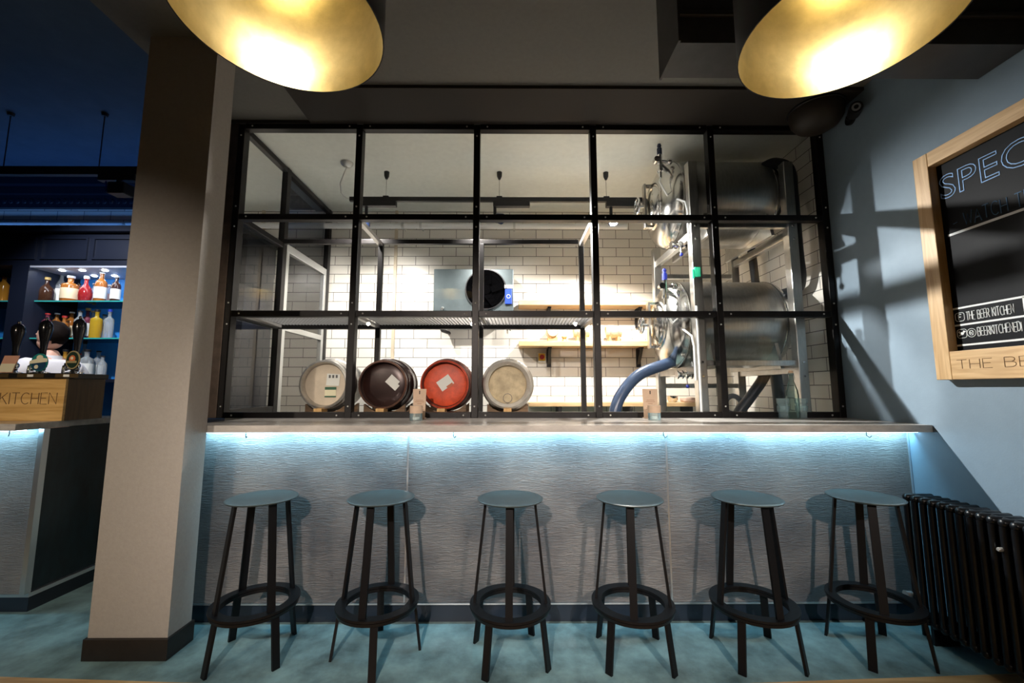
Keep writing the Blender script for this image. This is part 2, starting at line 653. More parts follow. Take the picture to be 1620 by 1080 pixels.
dorp('door_frame', MB().box(XS - 0.02, XS + 0.02, 3.567, 4.373, 2.46, 2.53, 0.003), m_alu)
dorp('door_stile', MB().box(XS - 0.02, XS + 0.02, 3.567, 3.62, 0.01, 2.46, 0.003), m_alu)
dorp('door_stile', MB().box(XS - 0.02, XS + 0.02, 4.32, 4.373, 0.01, 2.46, 0.003), m_alu)
dorp('door_rail', MB().box(XS - 0.02, XS + 0.02, 3.62, 4.32, 1.77, 1.82, 0.003), m_alu)
dorp('door_rail', MB().box(XS - 0.02, XS + 0.02, 3.62, 4.32, 0.01, 0.25, 0.003), m_alu)
dorp('pane', sheetX(XS, 3.62, 4.32, 1.82, 2.46), m_pane)
dorp('pane', sheetX(XS, 3.62, 4.32, 0.25, 1.77), m_pane)

# ------------------------------------------------------------------ window bar
m_top = mat('cast_concrete_worktop', (0.43, 0.41, 0.38), 0.22, noise=0.22, nscale=7, bump=0.05, stretch=(1, 3, 3))
m_edge = m_top


def mat_render(name):
    m = bpy.data.materials.new(name)
    m.use_nodes = True
    nt = m.node_tree
    b = nt.nodes['Principled BSDF']
    b.inputs['Roughness'].default_value = 0.42
    tc = nt.nodes.new('ShaderNodeTexCoord')
    mp = nt.nodes.new('ShaderNodeMapping')
    mp.inputs['Scale'].default_value = (7.0, 1.0, 42.0)
    nt.links.new(tc.outputs['Object'], mp.inputs['Vector'])
    n1 = nt.nodes.new('ShaderNodeTexNoise')
    n1.inputs['Scale'].default_value = 2.2
    n1.inputs['Detail'].default_value = 9
    n1.inputs['Roughness'].default_value = 0.72
    n1.inputs['Distortion'].default_value = 1.6
    nt.links.new(mp.outputs[0], n1.inputs['Vector'])
    n2 = nt.nodes.new('ShaderNodeTexNoise')
    n2.inputs['Scale'].default_value = 2.6
    n2.inputs['Detail'].default_value = 5
    nt.links.new(tc.outputs['Object'], n2.inputs['Vector'])
    n3 = nt.nodes.new('ShaderNodeTexNoise')
    n3.inputs['Scale'].default_value = 60
    n3.inputs['Detail'].default_value = 6
    mp3 = nt.nodes.new('ShaderNodeMapping')
    mp3.inputs['Scale'].default_value = (0.5, 1, 2)
    nt.links.new(tc.outputs['Object'], mp3.inputs['Vector'])
    nt.links.new(mp3.outputs[0], n3.inputs['Vector'])
    ad = nt.nodes.new('ShaderNodeMath'); ad.operation = 'MULTIPLY_ADD'
    ad.inputs[1].default_value = 0.35
    nt.links.new(n3.outputs['Fac'], ad.inputs[0])
    nt.links.new(n1.outputs['Fac'], ad.inputs[2])
    bp = nt.nodes.new('ShaderNodeBump')
    bp.inputs['Strength'].default_value = 1.0
    bp.inputs['Distance'].default_value = 0.022
    nt.links.new(ad.outputs[0], bp.inputs['Height'])
    nt.links.new(bp.outputs['Normal'], b.inputs['Normal'])
    r = nt.nodes.new('ShaderNodeValToRGB')
    r.color_ramp.elements[0].position = 0.32
    r.color_ramp.elements[1].position = 0.66
    r.color_ramp.elements[0].color = (0.13, 0.115, 0.115, 1)
    r.color_ramp.elements[1].color = (0.33, 0.31, 0.295, 1)
    nt.links.new(n2.outputs['Fac'], r.inputs['Fac'])
    nt.links.new(r.outputs['Color'], b.inputs['Base Color'])
    return m


m_render = mat_render('rough_concrete_render')
m_plinth = mat('dark_blue_plinth', (0.012, 0.02, 0.035), 0.35)
m_seam = mat('bright_metal_seam', (0.7, 0.72, 0.74), 0.3, metal=0.9)
m_led = mat_emit('cool_strip_diffuser', (0.62, 0.86, 1.0), 9.0)
m_blackmet = mat('black_metal', (0.012, 0.012, 0.014), 0.4, metal=0.2)

bar = thing('bar_counter', 'long concrete-topped bar counter with rough grey front under the glazed screen', 'bar counter', (0.27, 2.9, 0))
part(MB().prism([(-1.76, 2.316), (2.297, 2.316), (2.297, 2.962), (0.66, 2.962), (0.66, 3.52), (-1.92, 3.52), (-1.92, 2.90), (-1.76, 2.90)], 1.038, 1.076), 'worktop', m_top, bar)
part(MB().box(0.62, 0.66, 2.97, 3.50, 0.0, 1.037), 'end_panel', m_plinth, bar)
for a, b in ((-1.76, -0.580), (-0.572, 0.893), (0.901, 2.29)):
    part(MB().box(a, b, 2.465, 2.51, 0.108, 1.035), 'front_panel', m_render, bar)
for x in (-0.576, 0.897):
    part(MB().box(x - 0.0045, x + 0.0045, 2.461, 2.50, 0.108, 1.035), 'seam_strip', m_seam, bar)
part(MB().box(2.288, 2.296, 2.461, 2.50, 0.108, 1.035), 'seam_strip', m_seam, bar)
part(MB().box(-1.76, 2.297, 2.458, 2.512, 0.098, 0.106), 'base_trim', m_seam, bar)
part(MB().box(-1.76, 2.297, 2.482, 2.53, 0.0, 0.098), 'plinth', m_plinth, bar)
part(MB().box(-1.72, 2.29, 2.395, 2.415, 1.029, 1.037), 'led_strip', m_led, bar)
for px_ in (388, 717, 1050, 1372):
    p = onY(px_, 688, 2.34)
    part(MB().tube([(p.x, 2.345, 1.038), (p.x, 2.345, 1.018), (p.x + 0.008, 2.335, 1.008), (p.x + 0.016, 2.33, 1.018)], 0.0022, 6), 'bag_hook', m_blackmet, bar, 60)
part(MB().box(-1.68, 2.29, 2.56, 2.60, 0.0, 1.037), 'back_panel', m_plinth, bar)
part(MB().box(-1.68, -1.64, 2.6, 3.48, 0.0, 1.037), 'end_panel', m_plinth, bar)

# main bar at the left
mb_ = thing('bar_counter', 'grey-fronted bar counter left of the column with dark teal end panel', 'bar counter', (-3.7, 2.8, 0))
part(MB().box(-5.2, -2.745, 2.40, 3.15, 1.040, 1.078, 0.003), 'worktop', m_top, mb_)
part(MB().box(-5.15, -2.79, 2.57, 2.60, 0.108, 1.035), 'front_panel', m_render, mb_)
m_teal = mat('dark_teal_boarding', (0.006, 0.018, 0.024), 0.28, noise=0.5, nscale=6, stretch=(1, 3, 1))
part(MB().box(-2.785, -2.765, 2.60, 3.12, 0.115, 1.035), 'end_panel', m_teal, mb_)
part(MB().box(-2.79, -2.76, 2.565, 2.599, 0.108, 1.035), 'corner_trim', m_seam, mb_)
part(MB().box(-5.15, -2.755, 2.585, 3.12, 0.085, 0.107), 'base_trim', m_seam, mb_)
part(MB().box(-5.15, -2.77, 2.60, 3.10, 0.0, 0.085), 'plinth', m_plinth, mb_)
part(MB().box(-5.1, -2.80, 2.49, 2.51, 1.031, 1.039), 'led_strip', m_led, mb_)
for px_ in (15,):
    p = onY(px_, 684, 2.42)
    part(MB().tube([(p.x, 2.42, 1.040), (p.x, 2.42, 1.02), (p.x + 0.008, 2.41, 1.010), (p.x + 0.016, 2.405, 1.02)], 0.0022, 6), 'bag_hook', m_blackmet, mb_, 60)

# ceiling duct box
m_duct = mat('dark_duct_paint', (0.045, 0.042, 0.042), 0.38, noise=0.2, nscale=12)
dt = thing('ceiling_duct', 'dark boxed duct hanging across the ceiling at upper right above a pendant', 'duct', (1.5, 1.79, 2.78))
part(MB().box(0.745, 2.297, 1.69, 1.90, 2.78, 3.218), 'duct_body', m_duct, dt)
part(MB().box(0.735, 2.297, 1.672, 1.69, 2.90, 2.925, 0.004), 'flange', m_duct, dt)
part(MB().box(0.735, 0.745, 1.672, 1.91, 2.775, 3.218), 'end_plate', m_duct, dt)

# ================================================================== STOOLS
m_stool = mat('charcoal_stool_lacquer', (0.005, 0.005, 0.006), 0.42, spec=0.25)
m_seat = mat('grey_stool_seat', (0.045, 0.058, 0.057), 0.38, spec=0.5)
ST = [((-1.238, 2.2), 51, 57), ((-0.642, 2.198), 84, 12), ((0.005, 2.181), 88, 57.3), ((0.6, 2.181), 76, 42), ((1.188, 2.181), 8, 45), ((1.796, 2.2), 62, 44)]
SL = ['black round bar stool beside the concrete column, leftmost of six',
      'black round bar stool below the cream and maroon casks, second from the column',
      'black round bar stool below the orange-red cask, third from the column',
      'black round bar stool fourth from the column, near the second seam in the bar front',
      'black round bar stool fifth from the column, second from the radiator',
      'black round bar stool right beside the black radiator, rightmost of six']
SEAT_R, SEAT_Z, RING_Z = 0.163, 0.73, 0.235


def leg(mb, a, r0, z0, r1, z1, w=0.034, t=0.012):
    d = Vector((cos(a), sin(a), 0))
    s = Vector((-sin(a), cos(a), 0))
    mb.bar(d * r0 + Vector((0, 0, z0)), d * r1 + Vector((0, 0, z1)), w, t, s)
    return mb


stools = []
for i, ((x, y), au, al) in enumerate(ST):
    st = thing('bar_stool', SL[i], 'stool', (x, y, 0), 'bar stools along the window bar')
    if i == 0:
        prof = [(0, SEAT_Z - 0.008), (0.06, SEAT_Z - 0.0075), (0.11, SEAT_Z - 0.004), (0.145, SEAT_Z + 0.001), (0.158, SEAT_Z + 0.003), (SEAT_R, SEAT_Z), (0.160, SEAT_Z - 0.005),
                (0.145, SEAT_Z - 0.009), (0.11, SEAT_Z - 0.014), (0.06, SEAT_Z - 0.018), (0, SEAT_Z - 0.0185)]
        p_seat = MB().lathe(prof, 48).build('seat', m_seat, st, 50)
        p_ring = MB().lathe([(0.150, RING_Z), (0.196, RING_Z), (0.1965, RING_Z + 0.002), (0.196, RING_Z + 0.011), (0.150, RING_Z + 0.011)], 56, close=True).build('foot_ring', m_stool, st, 40)
        p_ring2 = MB().lathe([(0.152, RING_Z - 0.018), (0.190, RING_Z - 0.018), (0.1945, RING_Z - 0.003), (0.152, RING_Z - 0.003)], 56, close=True).build('lower_ring', m_stool, st, 40)
        p_up = leg(MB(), 0, 0.122, SEAT_Z - 0.013, 0.174, RING_Z + 0.004).build('upper_leg', m_stool, st)
        p_lo = leg(MB(), 0, 0.176, RING_Z - 0.010, 0.206, 0.0).build('leg', m_stool, st)
        ups, los = [p_up], [p_lo]
    else:
        for p in (p_seat, p_ring, p_ring2):
            c = p.copy(); COL.objects.link(c); c.parent = st
        ups, los = [], []
    while len(ups) < 4:
        c = p_up.copy(); COL.objects.link(c); c.parent = st; ups.append(c)
    while len(los) < 4:
        c = p_lo.copy(); COL.objects.link(c); c.parent = st; los.append(c)
    for k in range(4):
        ups[k].rotation_euler = (0, 0, radians(au + 90 * k))
        los[k].rotation_euler = (0, 0, radians(al + 90 * k))
    stools.append(st)

# ================================================================== PENDANTS
m_shade_out = mat('black_shade_enamel', (0.012, 0.012, 0.013), 0.4)
m_brass = mat('brushed_brass_lining', (0.54, 0.45, 0.24), 0.29, metal=1.0, noise=0.22, nscale=7, bump=0.1, bscale=16)
m_bulb = mat_emit('glowing_bulb', (1.0, 0.92, 0.76), 66.0)
m_cord = mat('black_flex', (0.01, 0.01, 0.01), 0.6)
LR, LZ = 0.287, 2.343
PEND = [(-0.675, 1.141, 'large black drum pendant with glowing brass lining, left of the two over the stools'),
        (1.02, 1.165, 'large black drum pendant with glowing brass lining, in front of the ceiling duct'),
        (-2.82, 1.141, 'black drum pendant whose brass glow shows mirrored in the leftmost panes')]
for i, (x, y, lab) in enumerate(PEND):
    t = thing('pendant_lamp', lab, 'pendant lamp', (x, y, LZ), 'drum pendants along the window bar')
    part(MB().lathe([(LR, LZ), (LR + 0.0035, LZ), (LR + 0.0035, LZ + 0.46), (0.03, LZ + 0.47), (0.03, LZ + 0.466), (LR + 0.001, LZ + 0.456)], 64, c=(x, y, 0)), 'shade', m_shade_out, t, 40)
    part(MB().lathe([(LR, LZ + 0.001), (LR, LZ + 0.45), (0.02, LZ + 0.452)], 64, c=(x, y, 0)), 'brass_lining', m_brass, t, 40)
    part(MB().lathe([(0, LZ + 0.19), (0.03, LZ + 0.196), (0.05, LZ + 0.22), (0.055, LZ + 0.245), (0.045, LZ + 0.275), (0.02, LZ + 0.31), (0.02, LZ + 0.32), (0, LZ + 0.32)], 20, c=(x, y, 0)), 'bulb', m_bulb, t, 60)
    part(MB().cyl((x, y, LZ + 0.32), (x, y, LZ + 0.47), 0.024), 'lamp_holder', m_blackmet, t, 40)
    part(MB().cyl((x, y, LZ + 0.47), (x, y, 3.219 if x > -2.1 else 3.549), 0.005, 8), 'flex', m_cord, t, 60)

# ================================================================== CASKS
def cask(x, head_mat, body_mat, rim_mat, label, hr, r=0.172, rb=0.193, L=0.40, y0=3.05, zc=1.304):
    t = thing('cask', label, 'cask', (x, y0 + L / 2, zc - rb), 'four casks behind the glazed screen')
    prof = [(r - 0.016, y0 + 0.060), (r - 0.013, y0 + 0.004), (r - 0.006, y0), (r, y0 + 0.004), (r + 0.002, y0 + 0.02), (r + 0.002, y0 + 0.05), (r + 0.008, y0 + 0.055), (r + 0.008, y0 + 0.075),
            (r + 0.006, y0 + 0.08), (rb - 0.002, y0 + L / 2 - 0.07), (rb + 0.003, y0 + L / 2 - 0.065), (rb + 0.003, y0 + L / 2 - 0.04), (rb, y0 + L / 2 - 0.035), (rb, y0 + L / 2 + 0.035),
            (rb + 0.003, y0 + L / 2 + 0.04), (rb + 0.003, y0 + L / 2 + 0.065), (rb - 0.002, y0 + L / 2 + 0.07), (r + 0.006, y0 + L - 0.08), (r + 0.008, y0 + L - 0.07), (r + 0.008, y0 + L - 0.05),
            (r, y0 + L - 0.02), (r - 0.006, y0 + L), (r - 0.014, y0 + L - 0.01), (r - 0.014, y0 + L - 0.03), (0, y0 + L - 0.03)]
    part(MB().lathe(prof, 48, 'Y', (x, 0, zc)), 'body', body_mat, t, 40)
    part(MB().lathe([(0, y0 + 0.040), (r * 0.6, y0 + 0.042), (r - 0.03, y0 + 0.047), (r - 0.0165, y0 + 0.052)], 48, 'Y', (x, 0, zc)), 'head', head_mat, t, 60)
    part(MB().lathe([(hr, y0 + 0.05), (hr + 0.004, y0 + 0.008), (r - 0.010, y0 - 0.003), (r + 0.0025, y0 + 0.003), (r + 0.003, y0 + 0.012), (r + 0.0005, y0 + 0.016), (r - 0.004, y0 + 0.05)], 48, 'Y', (x, 0, zc), close=True), 'chime', rim_mat, t, 40)
    return t


m_sil = mat('worn_silver_cask', (0.48, 0.46, 0.43), 0.38, metal=0.85, noise=0.3, nscale=9)
m_cream = mat('cream_cask_head', (0.62, 0.52, 0.40), 0.6, noise=0.12, nscale=8)
m_maroon = mat('dark_maroon_cask', (0.030, 0.011, 0.009), 0.3, metal=0.3, noise=0.4, nscale=5, stretch=(1, 1, 2))
m_red = mat('orange_red_cask_head', (0.66, 0.075, 0.022), 0.5, noise=0.28, nscale=16)
m_redb = mat('dark_red_cask_body', (0.10, 0.028, 0.02), 0.4, metal=0.3, noise=0.4, nscale=8)
m_steelc = mat('scuffed_steel_cask', (0.42, 0.39, 0.35), 0.36, metal=0.85, noise=0.45, nscale=8)
m_tan = mat('tan_cask_head', (0.47, 0.38, 0.24), 0.65, noise=0.3, nscale=14, bump=0.15)
m_paper = mat('white_paper', (0.78, 0.78, 0.73), 0.7)
m_paperg = mat('green_print', (0.03, 0.11, 0.06), 0.6)
m_paperc = mat('cream_print', (0.78, 0.72, 0.5), 0.7)
m_ink = mat('grey_print', (0.12, 0.12, 0.12), 0.7)
m_pr = mat('red_print', (0.55, 0.16, 0.08), 0.7)
m_oakblk = mat_wood('oak_wedge', (0.50, 0.28, 0.09), (0.68, 0.42, 0.16), 'Z', 0.5)
m_still = mat_wood('dark_stillage', (0.10, 0.055, 0.025), (0.19, 0.11, 0.05), 'X', 0.6)
CX = [-1.336, -0.911, -0.467, -0.013]
m_rimb = mat('brown_cask_chime', (0.16, 0.085, 0.06), 0.35, metal=0.4, noise=0.3, nscale=12)
m_rimr = mat('red_cask_chime', (0.42, 0.05, 0.02), 0.45, noise=0.4, nscale=14)
m_rims = mat('pale_steel_chime', (0.58, 0.55, 0.50), 0.35, metal=0.7, noise=0.2, nscale=10)
c1 = cask(CX[0], m_cream, m_sil, m_sil, 'silver cask with cream head and two paper labels, leftmost behind the glass', 0.150)
c2 = cask(CX[1], m_maroon, m_maroon, m_rimb, 'dark maroon cask with one tilted white label', 0.156)
c3 = cask(CX[2], m_red, m_redb, m_rimr, 'cask with a bright orange-red head and tilted white label', 0.160)
c4 = cask(CX[3], m_tan, m_steelc, m_rims, 'scuffed steel cask with a bare tan head, rightmost of the casks', 0.136)
HY = 3.05


def sticker(root, cx, cz, w_, h_, rot, y, name, m, notch=None):
    ca, sa = cos(rot), sin(rot)
    poly = [(-w_ / 2, -h_ / 2), (w_ / 2, -h_ / 2), (w_ / 2, h_ / 2), (-w_ / 2, h_ / 2)] if not notch else notch
    poly = [(cx + a * ca - b * sa, cz + a * sa + b * ca) for a, b in poly]
    return part(MB().prism(poly, y, y + 0.0015, 'Y'), name, m, root)


lab1 = sticker(c1, CX[0] + 0.055, 1.338, 0.095, 0.085, -0.06, HY + 0.038, 'label', m_paper)
for k in range(3):
    sticker(c1, CX[0] + 0.03 + k * 0.025, 1.362, 0.014, 0.022, 0, HY + 0.0365, 'label_print', m_ink)
sticker(c1, CX[0] + 0.04, 1.248, 0.082, 0.068, 0, HY + 0.038, 'label', m_paperc)
sticker(c1, CX[0] + 0.04, 1.276, 0.082, 0.020, 0, HY + 0.0365, 'label_print', m_paperg)
sticker(c1, CX[0] + 0.04, 1.217, 0.082, 0.010, 0, HY + 0.0365, 'label_print', m_paperg)
nt_ = [(-.055, -.042), (.055, -.042), (.055, .015), (.035, .015), (.035, .042), (-.055, .042)]
sticker(c2, CX[1] + 0.068, 1.318, 0, 0, -0.72, HY + 0.038, 'label', m_paper, [(a * .9, b * .85) for a, b in nt_])
sticker(c3, CX[2] - 0.0, 1.316, 0.105, 0.080, 0.62, HY + 0.038, 'label', m_paper)
sticker(c3, CX[2] + 0.035, 1.296, 0.05, 0.020, 0.62, HY + 0.0365, 'label_print', m_pr)
part(MB().lathe([(0.030, -0.002), (0.034, -0.002), (0.034, 0.002), (0.030, 0.002)], 32, 'Y', (CX[3] + 0.0, HY + 0.040, 1.205), close=True), 'keystone_ring', m_ink, c4, 60)
part(MB().lathe([(0, -0.001), (0.029, -0.001), (0.029, 0.003), (0, 0.003)], 24, 'Y', (CX[3] + 0.0, HY + 0.040, 1.205)), 'keystone', m_tan, c4, 60)
WL = ['orange oak wedge under the cream-headed silver cask', 'orange oak wedge under the dark maroon cask', 'orange oak wedge under the orange-red cask', 'orange oak wedge under the tan-headed steel cask']
CL = ['dark wooden stillage cradle under the cream-headed cask', 'dark wooden stillage cradle under the maroon cask', 'dark wooden stillage cradle under the orange-red cask', 'dark wooden stillage cradle under the tan-headed cask']
for i, x in enumerate(CX):
    dx = (-0.01, 0.0, -0.015, 0.0)[i]
    wd = tag(MB().prism([(-0.028, 0), (0.028, 0), (0.028, 0.058), (-0.028, 0.058)], 0, 0.10, 'Y').build('oak_wedge', m_oakblk, None, loc=(x + dx, 3.005, 1.0765)), WL[i], 'wedge', 'wedges under the casks')
    # cradle: two notched cross boards
    cr = thing('stillage_cradle', CL[i], 'cradle', (x, 3.25, 1.0765), 'cradles under the casks')
    for y in (3.135, 3.36):
        pts = [(-0.15, 0.0), (0.15, 0.0), (0.15, 0.086)] + [(0.2045 * sin(radians(a)), 0.2275 - 0.2045 * cos(radians(a))) for a in (44, 32, 20, 8, -8, -20, -32, -44)] + [(-0.15, 0.086)]
        MB().prism(pts, y - 3.25 - 0.02, y - 3.25 + 0.02, 'Y').build('cross_board', m_still, cr)

# ================================================================== CAGE BEHIND THE GLASS
m_mesh = mat('galvanised_mesh', (0.36, 0.36, 0.36), 0.35, metal=0.8)
cage = thing('steel_shelf_frame', 'black steel shelf frame with silver mesh shelves behind the glazed screen above the casks', 'shelf frame', (-0.66, 3.25, 1.0765))
BY = 3.50
for x in (-1.096, -0.238, 0.612):
    part(MB().box(x - 0.02, x + 0.02, BY - 0.02, BY + 0.02, 1.0765, 2.50, 0.002), 'post', m_steel_blk, cage)
part(MB().box(-1.92, 0.59, BY - 0.019, BY + 0.019, 2.50, 2.538, 0.002), 'back_rail', m_steel_blk, cage)
part(MB().box(-1.92, 0.59, BY - 0.0185, BY + 0.0185, 1.768, 1.803, 0.002), 'shelf_rail', m_steel_blk, cage)
m_cross = mat('silver_angle_steel', (0.42, 0.40, 0.38), 0.35, metal=0.75)
for x in (-1.096, 0.612):
    part(MB().box(x - 0.017, x + 0.017, 2.968, BY - 0.02, 2.478, 2.51), 'cross_rail', m_cross, cage)
    part(MB().box(x - 0.017, x + 0.017, 2.968, BY - 0.02, 1.776, 1.800), 'cross_rail', m_cross, cage)
part(MB().box(-1.92, -1.89, 2.968, BY - 0.02, 1.776, 1.800), 'cross_rail', m_cross, cage)
for a, b in ((-1.885, -1.115), (-1.077, -0.245), (-0.23, 0.593)):
    k = MB()
    n = int((b - a) / 0.026)
    for i in range(n + 1):
        x = a + (b - a) * i / n
        k.bar((x, 2.97, 1.803), (min(b, x + 0.02), BY - 0.02, 1.803), 0.004, 0.010, (1, 0, 0))
    for i in range(14):
        y = 2.98 + i * 0.038
        k.bar((a, y, 1.805), (b, y, 1.805), 0.004, 0.006, (0, 1, 0))
    part(k, 'mesh_shelf', m_mesh, cage)

# ================================================================== TRACK LIGHTS
m_trk = mat('black_track', (0.010, 0.010, 0.011), 0.5)
trk = thing('lighting_track', 'long black lighting track hung below the brewing room ceiling', 'lighting track', (-0.35, 3.6, 2.95))
part(MB().box(-1.42, 1.21, 3.585, 3.615, 2.928, 2.966), 'rail', m_trk, trk)
for px_ in (611, 790, 959):
    p = onY(px_, 300, 3.6)
    part(MB().cyl((p.x, 3.6, 2.966), (p.x, 3.6, 3.16), 0.0016, 6), 'hanging_wire', m_trk, trk, 60)
    part(MB().lathe([(0, 3.135), (0.010, 3.137), (0.022, 3.165), (0.024, 3.204), (0, 3.204)], 16, c=(p.x, 3.6, 0)), 'ceiling_cup', m_trk, trk, 40)
    part(MB().box(p.x - 0.025, p.x + 0.025, 3.588, 3.612, 2.966, 2.978), 'wire_clip', m_trk, trk)
m_lens = mat_emit('lit_lens', (0.93, 0.97, 1.0), 60.0)
m_lens_off = mat('dark_lens', (0.03, 0.05, 0.10), 0.1)
m_blueh = mat('blue_black_head', (0.012, 0.022, 0.06), 0.3)
TL = ['black track spotlight at left end of the track', 'black track spotlight at middle of the track', 'lit track spotlight shining beside the steel tanks']
for i, (xa, xb, hx) in enumerate(((-1.365, -1.005, -1.27), (-0.145, 0.18, -0.13), (0.86, 1.16, 0.903))):
    t = thing('track_spotlight', TL[i], 'spotlight', (hx, 3.6, 2.93), 'spotlights on the brewing room track')
    part(MB().box(xa, xb, 3.575, 3.625, 2.88, 2.9275, 0.003), 'driver_box', m_trk, t)
    part(MB().cyl((hx, 3.6, 2.785), (hx, 3.6, 2.88), 0.014, 12), 'stem', m_trk, t, 40)
    h = MB()
    d = (Vector((-0.3, 0.4, -0.8)), Vector((0.78, -0.36, -0.36)), Vector((0.1, -0.6, -0.75)))[i].normalized()
    c0 = Vector((hx, 3.6, 2.785))
    h.tube([c0, c0 + d * 0.02, c0 + d * 0.075, c0 + d * 0.08], [0.026, 0.04, 0.048, 0.046], 24)
    part(h, 'lamp_head', m_blueh, t, 40)
    part(MB().cyl(c0 + d * 0.0805, c0 + d * 0.083, 0.036, 24), 'lens', m_lens if i == 2 else m_lens_off, t, 40)
rose = thing('ceiling_rose', 'small pale ceiling rose with a looping flex at left end of the track', 'ceiling rose', (-1.40, 3.45, 3.2045))
part(MB().lathe([(0, 3.17), (0.03, 3.172), (0.05, 3.19), (0.055, 3.2045), (0, 3.2045)], 20, c=(-1.40, 3.45, 0)), 'cap', m_alu, rose, 40)
part(MB().tube([(-1.40, 3.45, 3.172), (-1.43, 3.47, 3.12), (-1.47, 3.5, 3.05), (-1.475, 3.54, 2.98), (-1.45, 3.585, 2.955), (-1.425, 3.6, 2.95)], 0.005, 8), 'flex', m_alu, rose, 60)

# wall pipe across the whole back wall
m_pipe = mat('white_gloss_pipe', (0.80, 0.80, 0.80), 0.25)
pp = thing('wall_pipe', 'long white pipe running along the back wall under the ceiling', 'pipe', (-2.0, 4.30, 2.985))
part(MB().cyl((-6.4, 4.32, 2.99), (1.25, 4.32, 2.99), 0.03, 16), 'tube', m_pipe, pp, 40)
for x in (-5.9, -4.05, -2.9, -1.13, -0.94, 0.05, 0.9):
    part(MB().lathe([(0.031, -0.012), (0.037, -0.012), (0.037, 0.012), (0.031, 0.012)], 20, 'X', (x, 4.32, 2.99), close=True), 'pipe_clip', m_alu, pp, 40)
    part(MB().box(x - 0.008, x + 0.008, 4.357, 4.449, 2.982, 2.998), 'clip_stem', m_alu, pp)

# ================================================================== COOLER, SHELVES, SWITCH
m_galv = mat('galvanised_sheet', (0.085, 0.108, 0.115), 0.36, metal=0.4, noise=0.15, nscale=6)
ac = thing('cooling_unit', 'galvanised cooling unit with a black fan and blue controller on the tiled wall', 'cooling unit', (-0.355, 4.28, 2.04))
part(MB().box(-0.755, 0.04, 4.12, 4.449, 2.03, 2.465, 0.006), 'casing', m_galv, ac)
part(MB().lathe([(0.196, 4.10), (0.205, 4.10), (0.205, 4.119), (0.196, 4.119)], 48, 'Y', (-0.235, 0, 2.255), close=True), 'fan_ring', m_blackmet, ac, 40)
part(MB().cyl((-0.235, 4.112, 2.255), (-0.235, 4.1195, 2.255), 0.195, 40), 'fan_backing', mat('fan_black', (0.0012, 0.0012, 0.0014), 0.95, spec=0.0), ac, 40)
f = MB()
f.cyl((-0.235, 4.095, 2.255), (-0.235, 4.111, 2.255), 0.05, 20)
for k in range(5):
    a = 2 * pi * k / 5
    f.bar((-0.235 + 0.05 * cos(a), 4.103, 2.255 + 0.05 * sin(a)), (-0.235 + 0.18 * cos(a + .25), 4.103, 2.255 + 0.18 * sin(a + .25)), 0.09, 0.004, (-sin(a), 0.35, cos(a)))
part(f, 'fan', mat('fan_blade', (0.0012, 0.0012, 0.0014), 0.95, spec=0.0), ac, 30)
for k in range(3):
    part(MB().lathe([(0.05 + 0.05 * k, 0), (0.0535 + 0.05 * k, 0), (0.0535 + 0.05 * k, 0.003), (0.05 + 0.05 * k, 0.003)], 40, 'Y', (-0.235, 4.089, 2.255), close=True), 'fan_guard', mat('fan_blade', (0, 0, 0)), ac, 40)
ct = part(MB().box(-0.045, 0.025, 4.095, 4.1195, 2.105, 2.255, 0.004), 'controller', mat('blue_controller', (0.012, 0.05, 0.42), 0.35), ac)
part(MB().box(-0.05, 0.03, 4.10, 4.1195, 2.262, 2.30, 0.003), 'control_label', m_paper, ac)
part(MB().lathe([(0.014, 0), (0.021, 0), (0.021, 0.004), (0.014, 0.004)], 24, 'Y', (-0.01, 4.0905, 2.18), close=True), 'dial', m_bolt, ac, 40)
part(MB().cyl((-0.66, 4.118, 2.07), (-0.66, 4.07, 2.05), 0.014, 12), 'drain_stub', m_alu, ac, 40)
part(MB().tube([(-0.70, 4.20, 2.03), (-0.70, 4.20, 1.90), (-0.68, 4.25, 1.86), (-0.64, 4.40, 1.86), (-0.64, 4.445, 1.86)], 0.018, 10), 'pipe_bend', m_blackmet, ac, 60)

m_shelf = mat_wood('pale_oak', (0.55, 0.36, 0.17), (0.72, 0.50, 0.27), 'X', 0.4)
sh = []
for nm, z0, z1, lab in (('wall_shelf', 2.118, 2.172, 'empty pale oak shelf on the tiled wall, beside the cooling unit'),
                        ('wall_shelf', 1.70, 1.752, 'pale oak shelf carrying the miniature casks on the tiled wall')):
    t = thing(nm, lab, 'shelf', (0.79, 4.33, z0))
    part(MB().box(0.095, 1.50, 4.21, 4.449, z0, z1, 0.004), 'board', m_shelf, t)
    for x in (0.415, 1.36):
        b = MB()
        b.box(x - 0.018, x + 0.018, 4.30, 4.446, z0 - 0.012, z0 - 0.0005)
        b.box(x - 0.022, x + 0.022, 4.425, 4.449, z0 - 0.20, z0 - 0.012)
        b.bar((x, 4.31, z0 - 0.012), (x, 4.43, z0 - 0.17), 0.03, 0.008, (1, 0, 0))
        part(b, 'bracket', m_blackmet, t)
    sh.append(t)
t = thing('bench_shelf', 'low pale oak bench shelf along the foot of the tiled wall', 'shelf', (0.9, 4.33, 1.09))
part(MB().box(0.19, 1.95, 4.18, 4.449, 1.10, 1.140, 0.004), 'board', m_shelf, t)
for x in (0.5, 1.2, 1.8):
    part(MB().box(x - 0.018, x + 0.018, 4.22, 4.446, 1.04, 1.0995), 'bracket', m_blackmet, t)
ML = ['miniature round cask with a pale head, leftmost on the oak shelf', 'miniature golden cask in the middle of the oak shelf', 'miniature pale cask lying sideways, rightmost on the oak shelf']
m_mini = mat_wood('miniature_cask_wood', (0.62, 0.45, 0.26), (0.80, 0.66, 0.46), 'X', 0.45)
m_minif = mat_wood('miniature_cask_feet', (0.50, 0.30, 0.11), (0.66, 0.42, 0.18), 'X', 0.5)
